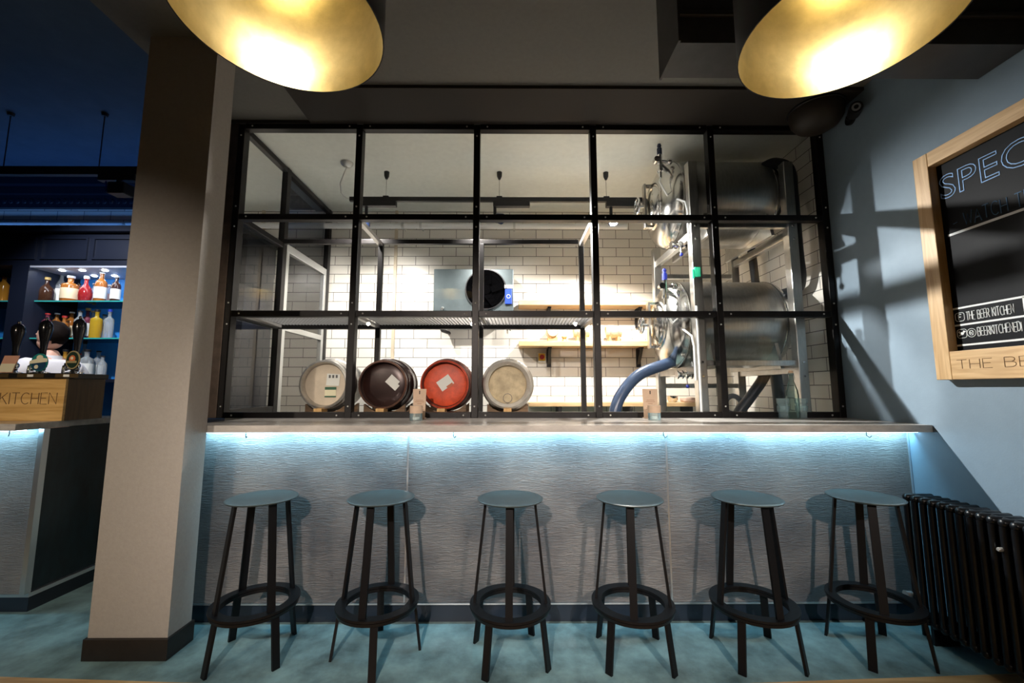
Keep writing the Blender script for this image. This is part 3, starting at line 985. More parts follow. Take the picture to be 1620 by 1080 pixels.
for i, (x, ax) in enumerate(((0.44, 'Y'), (0.74, 'X'), (1.07, 'X'))):
    r, L = 0.056, 0.16
    t = thing('miniature_cask', ML[i], 'cask', (x, 4.31, 1.7525), 'miniature casks on the oak shelf')
    pr = [(0, -L / 2 + .008), (r - .008, -L / 2 + .008), (r - .006, -L / 2), (r, -L / 2), (r + .006, -L / 4), (r + .009, 0), (r + .006, L / 4), (r, L / 2), (r - .006, L / 2), (r - .008, L / 2 - .008), (0, L / 2 - .008)]
    MB().lathe(pr, 28, ax, (0, 0, 0.105)).build('body', m_mini, t, 35)
    hoopm = mat('pale_hoop', (0.62, 0.55, 0.42), 0.35, metal=0.6)
    for h in (-L / 4, L / 4):
        MB().lathe([(r + .004, h - .008), (r + .0085, h - .008), (r + .0085, h + .008), (r + .004, h + .008)], 28, ax, (0, 0, 0.105), close=True).build('hoop', hoopm, t, 40)
    for h in (-0.045, 0.045):
        if ax == 'X':
            MB().box(h - 0.012, h + 0.012, -0.05, 0.05, 0, 0.048, 0.003).build('foot', m_minif, t)
        else:
            MB().box(-0.05, 0.05, h - 0.012, h + 0.012, 0, 0.048, 0.003).build('foot', m_minif, t)
t = thing('tealight_stand', 'small round wooden stand on the oak shelf beside the leftmost miniature cask', 'stand', (0.565, 4.31, 1.7525))
MB().lathe([(0, 0), (0.03, 0), (0.026, 0.02), (0.014, 0.03), (0.03, 0.045), (0.03, 0.055), (0, 0.055)], 20).build('stem', m_minif, t, 40)
sw = thing('isolator_switch', 'grey isolator switch with yellow plate and red knob under the oak shelf', 'switch', (0.338, 4.43, 1.55))
part(MB().box(0.295, 0.383, 4.40, 4.449, 1.545, 1.655, 0.005), 'housing', mat('pale_grey_plastic', (0.62, 0.60, 0.54), 0.45), sw)
part(MB().box(0.305, 0.373, 4.396, 4.40, 1.565, 1.64), 'yellow_plate', mat('yellow_plate', (0.82, 0.56, 0.04), 0.4), sw)
part(MB().lathe([(0, 4.375), (0.022, 4.376), (0.025, 4.38), (0.025, 4.396), (0, 4.396)], 24, 'Y', (0.339, 0, 1.603)), 'red_knob', mat('red_knob', (0.32, 0.015, 0.012), 0.35), sw, 40)
part(MB().box(0.334, 0.344, 4.366, 4.376, 1.583, 1.623, 0.002), 'knob_grip', mat('red_knob', (0, 0, 0)), sw)

# ================================================================== TANKS
m_ss = mat('polished_stainless', (0.62, 0.61, 0.58), 0.17, metal=1.0, noise=0.05, nscale=5, bump=0.05, bscale=6)
m_ssb = mat('brushed_stainless', (0.56, 0.55, 0.52), 0.28, metal=1.0, noise=0.12, nscale=14, stretch=(6, 1, 1))
m_chrome = mat('chrome', (0.78, 0.78, 0.78), 0.1, metal=1.0)
m_blueball = mat('blue_plastic', (0.008, 0.018, 0.22), 0.3)
m_rubber = mat('black_rubber', (0.018, 0.019, 0.022), 0.42)
m_hose = mat('blue_grey_hose', (0.035, 0.06, 0.115), 0.28, noise=0.15, nscale=20)
m_clear = mat('translucent_tube', (0.62, 0.63, 0.62), 0.3)
m_green = mat('green_tag', (0.02, 0.42, 0.22), 0.5)
TY, TR = 3.40, 0.348
XL, XRT = 1.335, 2.05


def tank(zc, label, with_tag):
    t = thing('beer_tank', label, 'tank', (1.72, TY, zc - TR), 'horizontal steel beer tanks')
    dome = []
    for i in range(9):
        a = radians(90 * i / 8)
        dome.append((TR * sin(a) if i else 0.0, -0.15 * cos(a)))
    prof = [(r, XL + h) for r, h in dome] + [(r, XRT - h) for r, h in dome[::-1]]
    part(MB().lathe([(TR, XL + 0.0), (TR, XRT)], 64, 'X', (0, TY, zc)), 'shell', m_ssb, t, 60)
    part(MB().lathe([(r, XL + h) for r, h in dome], 64, 'X', (0, TY, zc)), 'front_dome', m_ss, t, 60)
    part(MB().lathe([(r, XRT - h) for r, h in dome], 64, 'X', (0, TY, zc)), 'rear_dome', m_ss, t, 60)
    for x in (XL, XRT):
        part(MB().lathe([(TR + .0005, -.01), (TR + .004, -.006), (TR + .004, .006), (TR + .0005, .01)], 64, 'X', (x, TY, zc)), 'weld_band', m_ss, t, 60)
    # manway door, yoke, hand wheel
    part(MB().lathe([(0, 1.158), (0.10, 1.164), (0.15, 1.185), (0.165, 1.205), (0.165, 1.225)], 40, 'X', (0, TY, zc)), 'manway_door', m_ss, t, 60)
    part(MB().lathe([(0.178, 1.205), (0.19, 1.2), (0.20, 1.21), (0.20, 1.235), (0.178, 1.235)], 40, 'X', (0, TY, zc), close=True), 'manway_rim', m_ss, t, 50)
    part(MB().box(1.128, 1.146, TY - 0.028, TY + 0.028, zc - 0.19, zc + 0.19, 0.004), 'yoke_bar', m_ssb, t)
    for s in (-1, 1):
        part(MB().box(1.146, 1.22, TY - 0.018, TY + 0.018, zc + s * 0.178 - 0.010, zc + s * 0.178 + 0.010, 0.002), 'yoke_lug', m_ss, t)
    hw = MB()
    c = Vector((1.075, TY, zc))
    hw.tube([c + Vector((0, 0.066 * cos(2 * pi * k / 28), 0.066 * sin(2 * pi * k / 28))) for k in range(28)], 0.0085, 8, closed=True)
    for k in range(5):
        a = 2 * pi * k / 5
        hw.tube([c, c + Vector((0, 0.062 * cos(a), 0.062 * sin(a)))], 0.006, 6)
    hw.cyl((1.06, TY, zc), (1.128, TY, zc), 0.013, 12)
    part(hw, 'hand_wheel', m_chrome, t, 60)
    # relief valve on the shoulder
    vx, vy, vz = 1.20, 3.13, zc + 0.205
    v = MB()
    v.tube([(vx + 0.15, vy + 0.13, vz + 0.02), (vx + 0.06, vy + 0.06, vz - 0.0), (vx - 0.02, vy, vz + 0.02)], 0.017, 14)
    v.cyl((vx - 0.02, vy, vz - 0.02), (vx - 0.02, vy, vz + 0.10), 0.017, 14)
    v.lathe([(0.0, -0.022), (0.024, -0.022), (0.024, 0.022), (0, 0.022)], 16, 'Y', (vx - 0.05, vy - 0.01, vz + 0.05))
    v.cyl((vx - 0.02, vy, vz - 0.04), (vx - 0.02, vy, vz - 0.02), 0.024, 14)
    v.cyl((vx - 0.05, vy, vz + 0.05), (vx + 0.06, vy + 0.03, vz + 0.06), 0.014, 12)
    v.ball((vx + 0.065, vy + 0.03, vz + 0.06), 0.028, n=12)
    v.cyl((vx - 0.02, vy, vz - 0.09), (vx - 0.02, vy, vz - 0.04), 0.012, 10)
    part(v, 'relief_valve', m_chrome, t, 40)
    part(MB().lathe([(0, .10), (.019, .10), (.019, .15), (.013, .155), (.013, .168), (.017, .172), (.012, .188), (0, .19)], 14, c=(vx - 0.02, vy, vz)), 'valve_cap', m_blueh if with_tag else m_blueball, t, 40)
    # drain valve and blue handle below the shell
    dz = zc - TR
    d = MB()
    d.tube([(1.40, 3.22, dz + 0.035), (1.40, 3.20, dz - 0.02), (1.385, 3.19, dz - 0.052), (1.35, 3.185, dz - 0.062), (1.27, 3.18, dz - 0.062)], 0.020, 12)
    for x in (1.37, 1.335, 1.30, 1.265):
        d.cyl((x - 0.006, 3.182, dz - 0.062), (x + 0.006, 3.182, dz - 0.062), 0.032, 16)
    d.cyl((1.318, 3.182, dz - 0.062), (1.318, 3.15, dz - 0.062), 0.014, 12)
    part(d, 'drain_valve', m_chrome, t, 40)
    part(MB().tube([(1.318, 3.15, dz - 0.062), (1.32, 3.145, dz - 0.10), (1.322, 3.143, dz - 0.14)], 0.0045, 8), 'valve_lever', m_chrome, t, 60)
    part(MB().ball((1.322, 3.143, dz - 0.15), 0.014, n=12), 'lever_ball', m_blueball, t, 60)
    # sample line over the dome to the rack
    part(MB().tube([(vx - 0.02, vy, vz - 0.09), (vx - 0.03, vy - 0.01, vz - 0.13), (vx - 0.02, vy - 0.03, vz - 0.18), (1.25, 3.16, vz - 0.24), (1.29, 3.08, vz - 0.29), (1.312, 3.01, vz - 0.34), (1.318, 2.992, vz - 0.42), (1.318, 2.99, vz - 0.66)], 0.0068, 8), 'sample_line', m_clear, t, 60)
    return t


t_up = tank(2.797, 'upper horizontal stainless beer tank with hand wheel, close under the ceiling', True)
t_lo = tank(1.788, 'lower horizontal stainless beer tank with hand wheel and attached blue-grey hose', False)

rack = thing('tank_rack', 'stainless steel rack holding the two beer tanks behind the glass', 'rack', (1.72, 3.4, 0.0))
FX, BX = (1.36, 2.075), (3.0, 3.80)
for x in FX:
    for y in BX:
        part(MB().box(x - 0.034, x + 0.034, y - 0.034, y + 0.034, 0.0, 2.96 if y < 3.5 else 2.56, 0.004), 'post', m_ssb, rack)
for z in (2.41, 1.41):
    for x in FX:
        part(MB().box(x - 0.022, x + 0.022, 3.034, 3.766, z - 0.028, z + 0.028, 0.003), 'side_rail', m_ssb, rack)
for z in (2.475, 1.455):
    part(MB().box(1.394, 2.041, 2.99, 3.03, z - 0.02, z + 0.02, 0.003), 'front_rail', m_ssb, rack)
for z in (2.30, 1.30):
    part(MB().box(1.394, 2.041, 3.78, 3.82, z - 0.02, z + 0.02, 0.003), 'back_rail', m_ssb, rack)
for z0 in (2.438, 1.438):
    for x in (1.50, 1.98):
        pts = [(3.05, z0 - 0.02)] + [(TY - (TR + .003) * sin(radians(a)), z0 + 0.359 - (TR + 0.003) * cos(radians(a))) for a in (58, 44, 30, 15, 0, -15, -30, -44, -58)] + [(3.75, z0 - 0.02)]
        part(MB().prism(pts, x - 0.012, x + 0.012, 'X'), 'saddle', m_ssb, rack)
for x in FX:
    for z in (2.41, 1.41):
        for dz in (-0.05, 0.05):
            part(MB().lathe([(0, -0.006), (0.007, -0.006), (0.011, 0), (0.011, 0.003), (0, 0.003)], 12, 'Y', (x, 2.9635, z + dz)), 'bolt', m_chrome, rack, 50)
part(MB().box(1.318, 1.33, 2.955, 2.966, 2.06, 2.13), 'green_tag', m_green, rack)
part(MB().box(1.335, 1.375, 2.955, 2.966, 2.075, 2.145), 'green_tag', m_green, rack)
part(MB().tube([(1.335, 2.958, 1.86), (1.335, 2.958, 1.09)], 0.0075, 10), 'sight_tube', m_clear, rack, 60)


def hose(name, label, pts, r, m, cat='hose', smooth_n=6):
    P = [Vector(p) for p in pts]
    out = []
    for i in range(len(P) - 1):
        p0, p1, p2, p3 = P[max(i - 1, 0)], P[i], P[i + 1], P[min(i + 2, len(P) - 1)]
        for k in range(smooth_n):
            t = k / smooth_n
            out.append(0.5 * ((2 * p1) + (p2 - p0) * t + (2 * p0 - 5 * p1 + 4 * p2 - p3) * t * t + (3 * p1 - p0 - 3 * p2 + p3) * t ** 3))
    out.append(P[-1])
    o = MB().tube(out, r, 16).build(name, m, None, 60)
    return tag(o, label, cat)


a = onY(1050, 577, 3.28); b = onY(1012, 592, 3.25); c = onY(985, 621, 3.22); d = onY(972, 655, 3.2)
h1 = hose('hose', 'blue-grey hose curving down from the lower beer tank towards the counter', [a + Vector((0.10, 0.07, 0.03)), a, b, c, d, d + Vector((-0.03, 0, -0.3)), d + Vector((-0.02, 0.05, -1.06))], 0.044, m_hose)
a = onY(1226, 258, 3.1); b = onY(1248, 268, 3.1); c = onY(1254, 310, 3.1); d = onY(1262, 400, 3.1); e = onY(1266, 440, 3.12); f = onY(1258, 458, 3.2)
h2 = hose('insulated_pipe', 'thick black insulated pipe bending down the right end of the upper tank', [a + Vector((-0.05, 0.06, 0)), a, b, c, d, e, f, f + Vector((-0.02, 0.25, 0.0))], 0.040, m_rubber, 'pipe')
a = onY(1188, 390, 3.65); b = onY(1192, 420, 3.65); c = onY(1196, 452, 3.65)
h3 = hose('insulated_pipe', 'short black insulated pipe rising from the back of the lower tank', [a + Vector((0, 0, 0.06)), a, b, c, c + Vector((0, -0.02, -0.08))], 0.034, m_rubber, 'pipe')
a = onY(1226, 585, 3.55); b = onY(1234, 650, 3.55)
h4 = hose('insulated_pipe', 'straight black insulated pipe below the right end of the lower tank', [a + Vector((0, 0, 0.08)), a, b, b + Vector((0.0, 0, -1.04))], 0.045, m_rubber, 'pipe')
a = onY(1216, 580, 3.5); b = onY(1204, 604, 3.5); c = onY(1184, 632, 3.5); d = onY(1168, 655, 3.5)
h5 = hose('hose', 'dark slanting hose under the lower beer tank between the rack legs', [a + Vector((0, 0, 0.07)), a, b, c, d, d + Vector((-0.05, 0, -0.2)), d + Vector((-0.06, 0, -1.03))], 0.042, m_rubber)
cc = onY(1160, 640, 3.65)
ring = MB().tube([cc + Vector((0.075 * cos(2 * pi * k / 32), 0.01 * sin(4 * pi * k / 32), 0.075 * sin(2 * pi * k / 32))) for k in range(32)], 0.022, 12, closed=True)
coil = thing('hose_coil', 'grey coiled hose lying behind the rack under the lower tank', 'hose', (cc.x, 3.65, 1.0))
part(ring, 'loop', mat('grey_hose', (0.14, 0.15, 0.17), 0.35), coil, 60)
part(MB().box(cc.x - 0.13, cc.x + 0.30, 3.56, 3.75, 0.99, cc.z - 0.098, 0.006), 'tray', m_ssb, coil)
for lx in (cc.x - 0.10, cc.x + 0.27):
    for ly in (3.58, 3.73):
        part(MB().box(lx - 0.012, lx + 0.012, ly - 0.012, ly + 0.012, 0.0, 0.99), 'leg', m_ssb, coil)
a = onY(1064, 632, 4.3)
cup = thing('hop_dish', 'small round steel dish standing on the bench shelf behind the tank rack', 'dish', (a.x, 4.30, 1.1405))
part(MB().lathe([(0, 1.1405), (0.035, 1.141), (0.05, 1.16), (0.055, 1.20), (0.051, 1.20), (0.046, 1.162), (0, 1.146)], 24, c=(a.x, 4.30, 0)), 'bowl', m_ss, cup, 50)
a = onY(1088, 634, 4.3)
tag(MB().box(a.x - 0.06, a.x + 0.06, 4.24, 4.36, 1.1405, 1.19, 0.015).build('folded_cloth', mat('pinkish_cloth', (0.62, 0.45, 0.36), 0.9, bump=0.6, bscale=30)), 'folded pinkish cloth on the bench shelf behind the tank rack', 'cloth')
# small things on the right tiled wall: pipe clip rail
hk = onY(806, 520, 4.43)
ho = thing('wall_hook', 'tiny black hook on the tiled wall right of the cooling unit', 'hook', (hk.x, 4.44, hk.z))
part(MB().tube([(hk.x, 4.449, hk.z + 0.03), (hk.x, 4.43, hk.z + 0.03), (hk.x, 4.425, hk.z - 0.01), (hk.x + 0.012, 4.42, hk.z - 0.02)], 0.005, 8), 'prong', m_blackmet, ho, 60)

# ================================================================== RIGHT WALL
m_oakf = mat_wood('oak_frame_rail', (0.46, 0.28, 0.12), (0.64, 0.43, 0.22), 'Y', 0.42)
m_oakv = mat_wood('oak_frame_stile', (0.46, 0.28, 0.12), (0.64, 0.43, 0.22), 'Z', 0.42)
m_board = mat('chalkboard_black', (0.006, 0.007, 0.009), 0.5, noise=0.3, nscale=3, spec=0.08)
m_chalkw = mat('white_chalk_ink', (0.75, 0.77, 0.78), 0.8)
m_chalkb = mat('pale_blue_chalk', (0.30, 0.50, 0.85), 0.8)
m_chalkd = mat('faded_blue_chalk', (0.05, 0.12, 0.22), 0.8)
m_engr = mat('burnt_engraving', (0.14, 0.07, 0.025), 0.7)
Y0, Y1, Z0, Z1 = 2.205, 0.62, 1.318, 2.528
cb = thing('chalkboard', 'black menu chalkboard in a thick oak frame on the blue-grey wall', 'chalkboard', (2.27, 1.41, Z0))
part(MB().box(2.236, 2.299, Y0 - 0.078, Y0, Z0, Z1, 0.003), 'frame_stile', m_oakv, cb)
part(MB().box(2.236, 2.299, Y1, Y1 + 0.078, Z0, Z1, 0.003), 'frame_stile', m_oakv, cb)
part(MB().box(2.237, 2.299, Y1 + 0.078, Y0 - 0.078, Z1 - 0.078, Z1, 0.003), 'frame_rail', m_oakf, cb)
part(MB().box(2.237, 2.299, Y1 + 0.078, Y0 - 0.078, Z0, Z0 + 0.142, 0.003), 'frame_rail', m_oakf, cb)
part(MB().box(2.282, 2.297, Y1 + 0.06, Y0 - 0.06, Z0 + 0.12, Z1 - 0.06), 'board', m_board, cb)
BXs = 2.2815


def wallpt(px, py, X=BXs):
    return onX(px, py, X)


# headline in outlined capitals
p0 = wallpt(1489, 318); pI = wallpt(1613, 266)
me = block_text('SPECIALS', True, 0.128, 0.76, 0.014)
o = bpy.data.objects.new('chalk_heading', me)
COL.objects.link(o)
me.materials.append(m_chalkb)
o['label'] = 'pale blue outlined chalk heading'
# text plane: local x -> -Y, local y -> +Z, local z -> -X
me.transform(Matrix.Translation(-cb.location) @ Matrix(((0, 0, -0.12, BXs - 0.0005), (-1, 0, 0, p0.y + 0.0), (0, 1, 0, p0.z + 0.0), (0, 0, 0, 1))))
o.parent = cb
hp = wallpt(1530, 348)
RT, UP = Vector((0, -1, 0)), Vector((0, 0, 1))
part(lettering(MB(), '- WATCH THIS SPACE -', (BXs, 2.075, 2.085), RT, UP, 0.62, 0.065, 0.0022, wob=.08), 'chalk_line', m_chalkd, cb)
lp = wallpt(1500, 373)
part(MB().bar((BXs - 0.0002, lp.y, lp.z), (BXs - 0.0002, lp.y - 0.85, lp.z + 0.004), 0.012, 0.001, (0, 0, 1)), 'chalk_rule', m_chalkw, cb)
bx0 = wallpt(1505, 491); bx1 = wallpt(1618, 470)
zt, zm, zb = 1.678, 1.592, 1.490
yl, yr = bx0.y, bx0.y - 0.308
box = MB()
for za in (zt, zm, zb):
    box.bar((BXs, yl + .004, za), (BXs, yr - .004, za), 0.009, 0.001, (0, 0, 1))
for ya in (yl, yr):
    box.bar((BXs, ya, zb), (BXs, ya, zt), 0.009, 0.001, (0, 1, 0))
part(box, 'chalk_box', m_chalkw, cb)
box = MB()
for za in (zt, zb):
    box.bar((BXs, yr - .02, za), (BXs, yr - .55, za), 0.009, 0.001, (0, 0, 1))
for ya in (yr - .02, yr - .55):
    box.bar((BXs, ya, zb), (BXs, ya, zt), 0.009, 0.001, (0, 1, 0))
part(box, 'chalk_box', m_chalkw, cb)


def rbox(mb, y, z, s, r=0.0014):
    k = s * 0.25
    pts = []
    for cx, cz, a0 in ((s - k, s - k, 0), (k, s - k, 90), (k, k, 180), (s - k, k, 270)):
        for i in range(4):
            a = radians(a0 + 30 * i)
            pts.append((BXs, y - (cx + k * cos(a)), z + cz + k * sin(a)))
    mb.tube(pts, r, 5, closed=True)


s1 = MB()
rbox(s1, yl - 0.016, zm + 0.020, 0.042)
lettering(s1, 'F', (BXs, yl - 0.031, zm + 0.027), RT, UP, 0.014, 0.026, 0.0024)
part(s1, 'chalk_badge', m_chalkw, cb)
part(lettering(MB(), 'THE BEER KITCHEN', (BXs, yl - 0.068, zm + 0.020), RT, UP, 0.200, 0.042, 0.0019, wob=.04), 'chalk_line', m_chalkw, cb)
s2 = MB()
rbox(s2, yl - 0.016, zm - 0.066, 0.044)
# small bird
bz, by_ = zm - 0.048, yl - 0.038
s2.ball((BXs, by_, bz + 0.004), 0.010, 0.12, 1.0, 0.75, 10)
s2.ball((BXs, by_ - 0.010, bz + 0.013), 0.0055, 0.2, 1, 1, 8)
s2.bar((BXs, by_ + 0.006, bz + 0.004), (BXs, by_ + 0.014, bz + 0.016), 0.008, 0.001, (0, 1, 0))
s2.bar((BXs, by_ - 0.012, bz + 0.013), (BXs, by_ - 0.018, bz + 0.012), 0.003, 0.001, (0, 0, 1))
s2.bar((BXs, by_ + 0.006, bz - 0.002), (BXs, by_ + 0.015, bz - 0.006), 0.005, 0.001, (0, 0, 1))
cy_ = yl - 0.082
s2.tube([(BXs, cy_ + 0.020 * cos(2 * pi * k / 24), zm - 0.045 + 0.021 * sin(2 * pi * k / 24)) for k in range(24)], 0.0014, 5, closed=True)
lettering(s2, 'R', (BXs, cy_ + 0.006, zm - 0.056), RT, UP, 0.012, 0.022, 0.0016)
s2.tube([(BXs, cy_ + 0.010 * cos(2 * pi * k / 16), zm - 0.045 + 0.012 * sin(2 * pi * k / 16)) for k in range(16)], 0.0012, 5, closed=True)
part(s2, 'chalk_badge', m_chalkw, cb)
part(lettering(MB(), 'BEERKITCHENEDI', (BXs, yl - 0.110, zm - 0.064), RT, UP, 0.178, 0.042, 0.0019, wob=.05), 'chalk_line', m_chalkw, cb)
def words_on(text, origin, right, up, width, height, r, name, m, root):
    right = Vector(right)
    full = sum(GL[c][0] + .16 for c in text) - .16
    x = 0
    for wd in text.split(' '):
        ww = sum(GL[c][0] + .16 for c in wd) - .16
        part(lettering(MB(), wd, Vector(origin) + right * (x / full * width), right, up, ww / full * width, height, r), name, m, root)
        x += ww + .16 + GL[' '][0] + .16


words_on('THE BEER KITCHEN', (2.2365, 2.095, 1.370), RT, UP, 0.80, 0.044, 0.0014, 'engraved_word', m_engr, cb)

# radiator
m_rad = mat('black_radiator_paint', (0.003, 0.0034, 0.0045), 0.32, spec=0.35)
rad = thing('column_radiator', 'tall black column radiator on the right wall beside the last stool', 'radiator', (2.18, 1.8, 0.0))
sec0 = None
NSEC = 26
for i in range(NSEC):
    y = 2.318 - 0.0445 * i
    if sec0 is None:
        s = MB()
        for x in (2.115, 2.16, 2.205, 2.25):
            s.tube([(x, y, 0.115), (x, y, 0.685)], 0.0135, 12)
        for z in (0.102, 0.698):
            s.tube([(2.104, y, z), (2.112, y, z), (2.25, y, z), (2.262, y, z)], [0.009, 0.0185, 0.0185, 0.009], 12)
        sec0 = s.build('section', m_rad, rad, 50, off=(2.18, y, 0))
        so = sec0
    else:
        so = sec0.copy(); COL.objects.link(so); so.parent = rad
    so.location = (0, y - 1.8, 0)
for y in (2.318 - 0.0445 * 1.5, 2.318 - 0.0445 * 22.5):
    part(MB().box(2.12, 2.245, y - 0.008, y + 0.008, 0.0, 0.10), 'foot', m_rad, rad)
for x in (2.115,):
    part(MB().cyl((2.16, 2.325, 0.698), (2.16, 1.195, 0.698), 0.016, 12), 'header', m_rad, rad, 50)
    part(MB().cyl((2.16, 2.325, 0.102), (2.16, 1.195, 0.102), 0.016, 12), 'header', m_rad, rad, 50)
p = onX(1583, 869, 2.098)
part(MB().lathe([(0, -0.012), (0.006, -0.012), (0.009, -0.008), (0.009, 0.006), (0, 0.006)], 14, 'X', (2.098, p.y, p.z)), 'vent_plug', m_bolt, rad, 40)
p = onX(1428, 940, 2.10)
part(MB().tube([(2.16, 2.335, 0.20), (2.10, 2.345, 0.20), (2.085, 2.345, 0.20)], [0.014, 0.014, 0.018], 14), 'valve', m_bolt, rad, 50)
part(MB().cyl((2.16, 2.340, 0.0), (2.16, 2.340, 0.20), 0.009, 10), 'feed_pipe', m_rad, rad, 50)

# CCTV
cv = thing('security_camera', 'small dark bullet security camera on the wall by the top right corner of the screen', 'camera', (2.29, 2.60, 3.07))
part(MB().cyl((2.299, 2.64, 3.075), (2.285, 2.64, 3.075), 0.04, 20), 'mount', m_blackmet, cv, 40)
part(MB().cyl((2.285, 2.64, 3.075), (2.26, 2.62, 3.073), 0.014, 12), 'arm', m_blackmet, cv, 40)
c0 = Vector((2.285, 2.605, 3.085)); c1_ = Vector((2.215, 2.50, 3.062))
part(MB().tube([c0, c0.lerp(c1_, .05), c1_], [0.03, 0.036, 0.036], 20), 'body', m_blackmet, cv, 40)
dd = (c1_ - c0).normalized()
part(MB().tube([c1_ + dd * 0.0002, c1_ + dd * 0.004], 0.024, 20), 'lens_ring', m_alu, cv, 40)
part(MB().tube([c1_ + dd * 0.0042, c1_ + dd * 0.006], 0.013, 16), 'lens', m_blackmet, cv, 40)
dome_ = thing('flare_dome', 'dark brown dome added for a flare-like blob at the top right corner of the screen', 'dome', (2.125, 2.72, 3.196))  # dome shape added to stand for a dark flare-like blob
part(MB().lathe([(0.165, 3.1965), (0.165, 3.17), (0.155, 3.12), (0.125, 3.075), (0.08, 3.048), (0.03, 3.038), (0, 3.037)], 40, c=(2.125, 2.72, 0)), 'shell', mat('flare_blob_brown', (0.022, 0.016, 0.010), 0.6), dome_, 60)
part(MB().lathe([(0.150, 3.1967), (0.170, 3.1967), (0.172, 3.185), (0.168, 3.18), (0.150, 3.18)], 40, c=(2.125, 2.72, 0), close=True), 'rim', m_blackmet, dome_, 40)

# ================================================================== ON THE WINDOW BAR
TOPZ = 1.0765
m_kraft = mat('kraft_card', (0.58, 0.43, 0.31), 0.75, noise=0.06, nscale=30)
m_kink = mat('brown_print', (0.33, 0.18, 0.11), 0.8)
def mat_lit_glass(name, tint, lit_col, amount):
    """clear sheet with pale scatter mixed in to brighten it as if lit"""
    m = mat_glass(name, tint, 1.3, 0.05)
    nt = m.node_tree
    out = nt.nodes['Material Output']
    cur = out.inputs['Surface'].links[0].from_socket
    d = nt.nodes.new('ShaderNodeBsdfTranslucent')
    d.inputs[0].default_value = (*lit_col, 1)
    d2 = nt.nodes.new('ShaderNodeBsdfDiffuse')
    d2.inputs[0].default_value = (*lit_col, 1)
    m1 = nt.nodes.new('ShaderNodeMixShader')
    nt.links.new(d.outputs[0], m1.inputs[1]); nt.links.new(d2.outputs[0], m1.inputs[2])
    m2 = nt.nodes.new('ShaderNodeMixShader')
    m2.inputs[0].default_value = amount
    nt.links.new(cur, m2.inputs[1]); nt.links.new(m1.outputs[0], m2.inputs[2])
    nt.links.new(m2.outputs[0], out.inputs['Surface'])
    return m


m_tumb = mat_lit_glass('tumbler_glass', (0.95, 0.985, 0.99), (0.70, 0.90, 0.95), 0.16)  # pale cyan scatter stands in for light caught by the glass
m_wax = mat('white_wax', (0.8, 0.78, 0.72), 0.5)
for pa, pb, yy, lab, clab, h in ((653, 674, 2.84, 'tall kraft menu card in front of the maroon and orange-red casks', 'tealight glass with kraft band beside the menu card below the casks', 0.245),
                                 (1017, 1041, 2.86, 'tall kraft menu card in front of the beer tanks', 'tealight glass with kraft band beside the menu card below the tanks', 0.245)):
    xa = onY(pa, 640, yy).x; xb = onY(pb, 640, yy).x
    zt_ = onY(pa, 615, yy).z
    t = thing('menu_card', lab, 'menu', ((xa + xb) / 2, yy, TOPZ), 'menu cards on the window bar')
    part(MB().prism([(xa + .006, TOPZ), (xb - .006, TOPZ), (xb, zt_), (xa, zt_)], yy, yy + 0.004, 'Y'), 'card', m_kraft, t)
    part(MB().prism([(xa + .006, TOPZ), (xb - .006, TOPZ), (xb - .006, TOPZ + .004), (xa + .006, TOPZ + .004)], yy - 0.03, yy + 0.05, 'Y'), 'base', m_kraft, t)
    xm = (xa + xb) / 2
    part(MB().box(xm - 0.003, xm + 0.003, yy - 0.002, yy, zt_ - 0.035, zt_ - 0.012), 'slot', m_blackmet, t)
    k = MB()
    for j, (wd, zz) in enumerate(((.05, .075), (.062, .085), (.03, .098), (.055, .125), (.06, .135), (.04, .145), (.05, .16))):
        k.box(xm - wd / 2, xm + wd / 2, yy - 0.0008, yy - 0.0001, zt_ - zz - 0.0015, zt_ - zz + 0.0015)
    part(k, 'print', m_kink, t)
for px_, py_, clab in ((656, 665.5, 'tealight glass with kraft band in front of the menu card below the casks'), (1038.5, 664.5, 'tealight glass with kraft band in front of the menu card below the tanks')):
    p = onZ(px_, py_, TOPZ)
    t = thing('tealight_glass', clab, 'candle glass', (p.x, p.y + 0.035, TOPZ), 'tealights on the window bar')
    MB().lathe([(0, 0.003), (0.034, 0.003), (0.036, 0.006), (0.037, 0.09), (0.039, 0.09), (0.0385, 0.0), (0, 0.0)], 32).build('glass', m_tumb, t, 50)
    MB().lathe([(0.0392, 0.045), (0.0397, 0.045), (0.0400, 0.091), (0.0392, 0.091)], 32, close=True).build('kraft_band', m_kraft, t, 50)
    MB().lathe([(0, 0.006), (0.019, 0.006), (0.019, 0.02), (0, 0.021)], 20).build('candle', m_wax, t, 50)

m_bot = mat_lit_glass('swing_top_glass', (0.92, 0.98, 0.95), (0.62, 0.90, 0.82), 0.08)
m_water = mat_glass('still_water', (0.95, 0.985, 0.98), 1.15, 0.0)
p = onZ(1261, 662, TOPZ)
t = thing('water_bottle', 'clear swing-top water bottle standing among tumblers on the window bar', 'bottle', (p.x, p.y + 0.03, TOPZ))
MB().lathe([(0, 0.006), (0.030, 0.0), (0.037, 0.006), (0.038, 0.02), (0.038, 0.15), (0.034, 0.185), (0.022, 0.225), (0.0145, 0.25), (0.0135, 0.285), (0.016, 0.287), (0.016, 0.30), (0.0125, 0.30)], 32).build('glass', m_bot, t, 50)
MB().lathe([(0, 0.01), (0.034, 0.01), (0.0355, 0.02), (0.0355, 0.15), (0.032, 0.182), (0, 0.182)], 28).build('water', m_water, t, 50)
MB().lathe([(0, 0.301), (0.014, 0.301), (0.015, 0.31), (0.012, 0.318), (0, 0.32)], 20).build('stopper', mat('pale_stopper', (0.72, 0.52, 0.34), 0.5), t, 50)
wire = MB()
for s in (-1, 1):
    wire.tube([(s * 0.016, 0, 0.262), (s * 0.020, -0.004, 0.28), (s * 0.018, 0, 0.306), (s * 0.006, 0, 0.319)], 0.0014, 6)
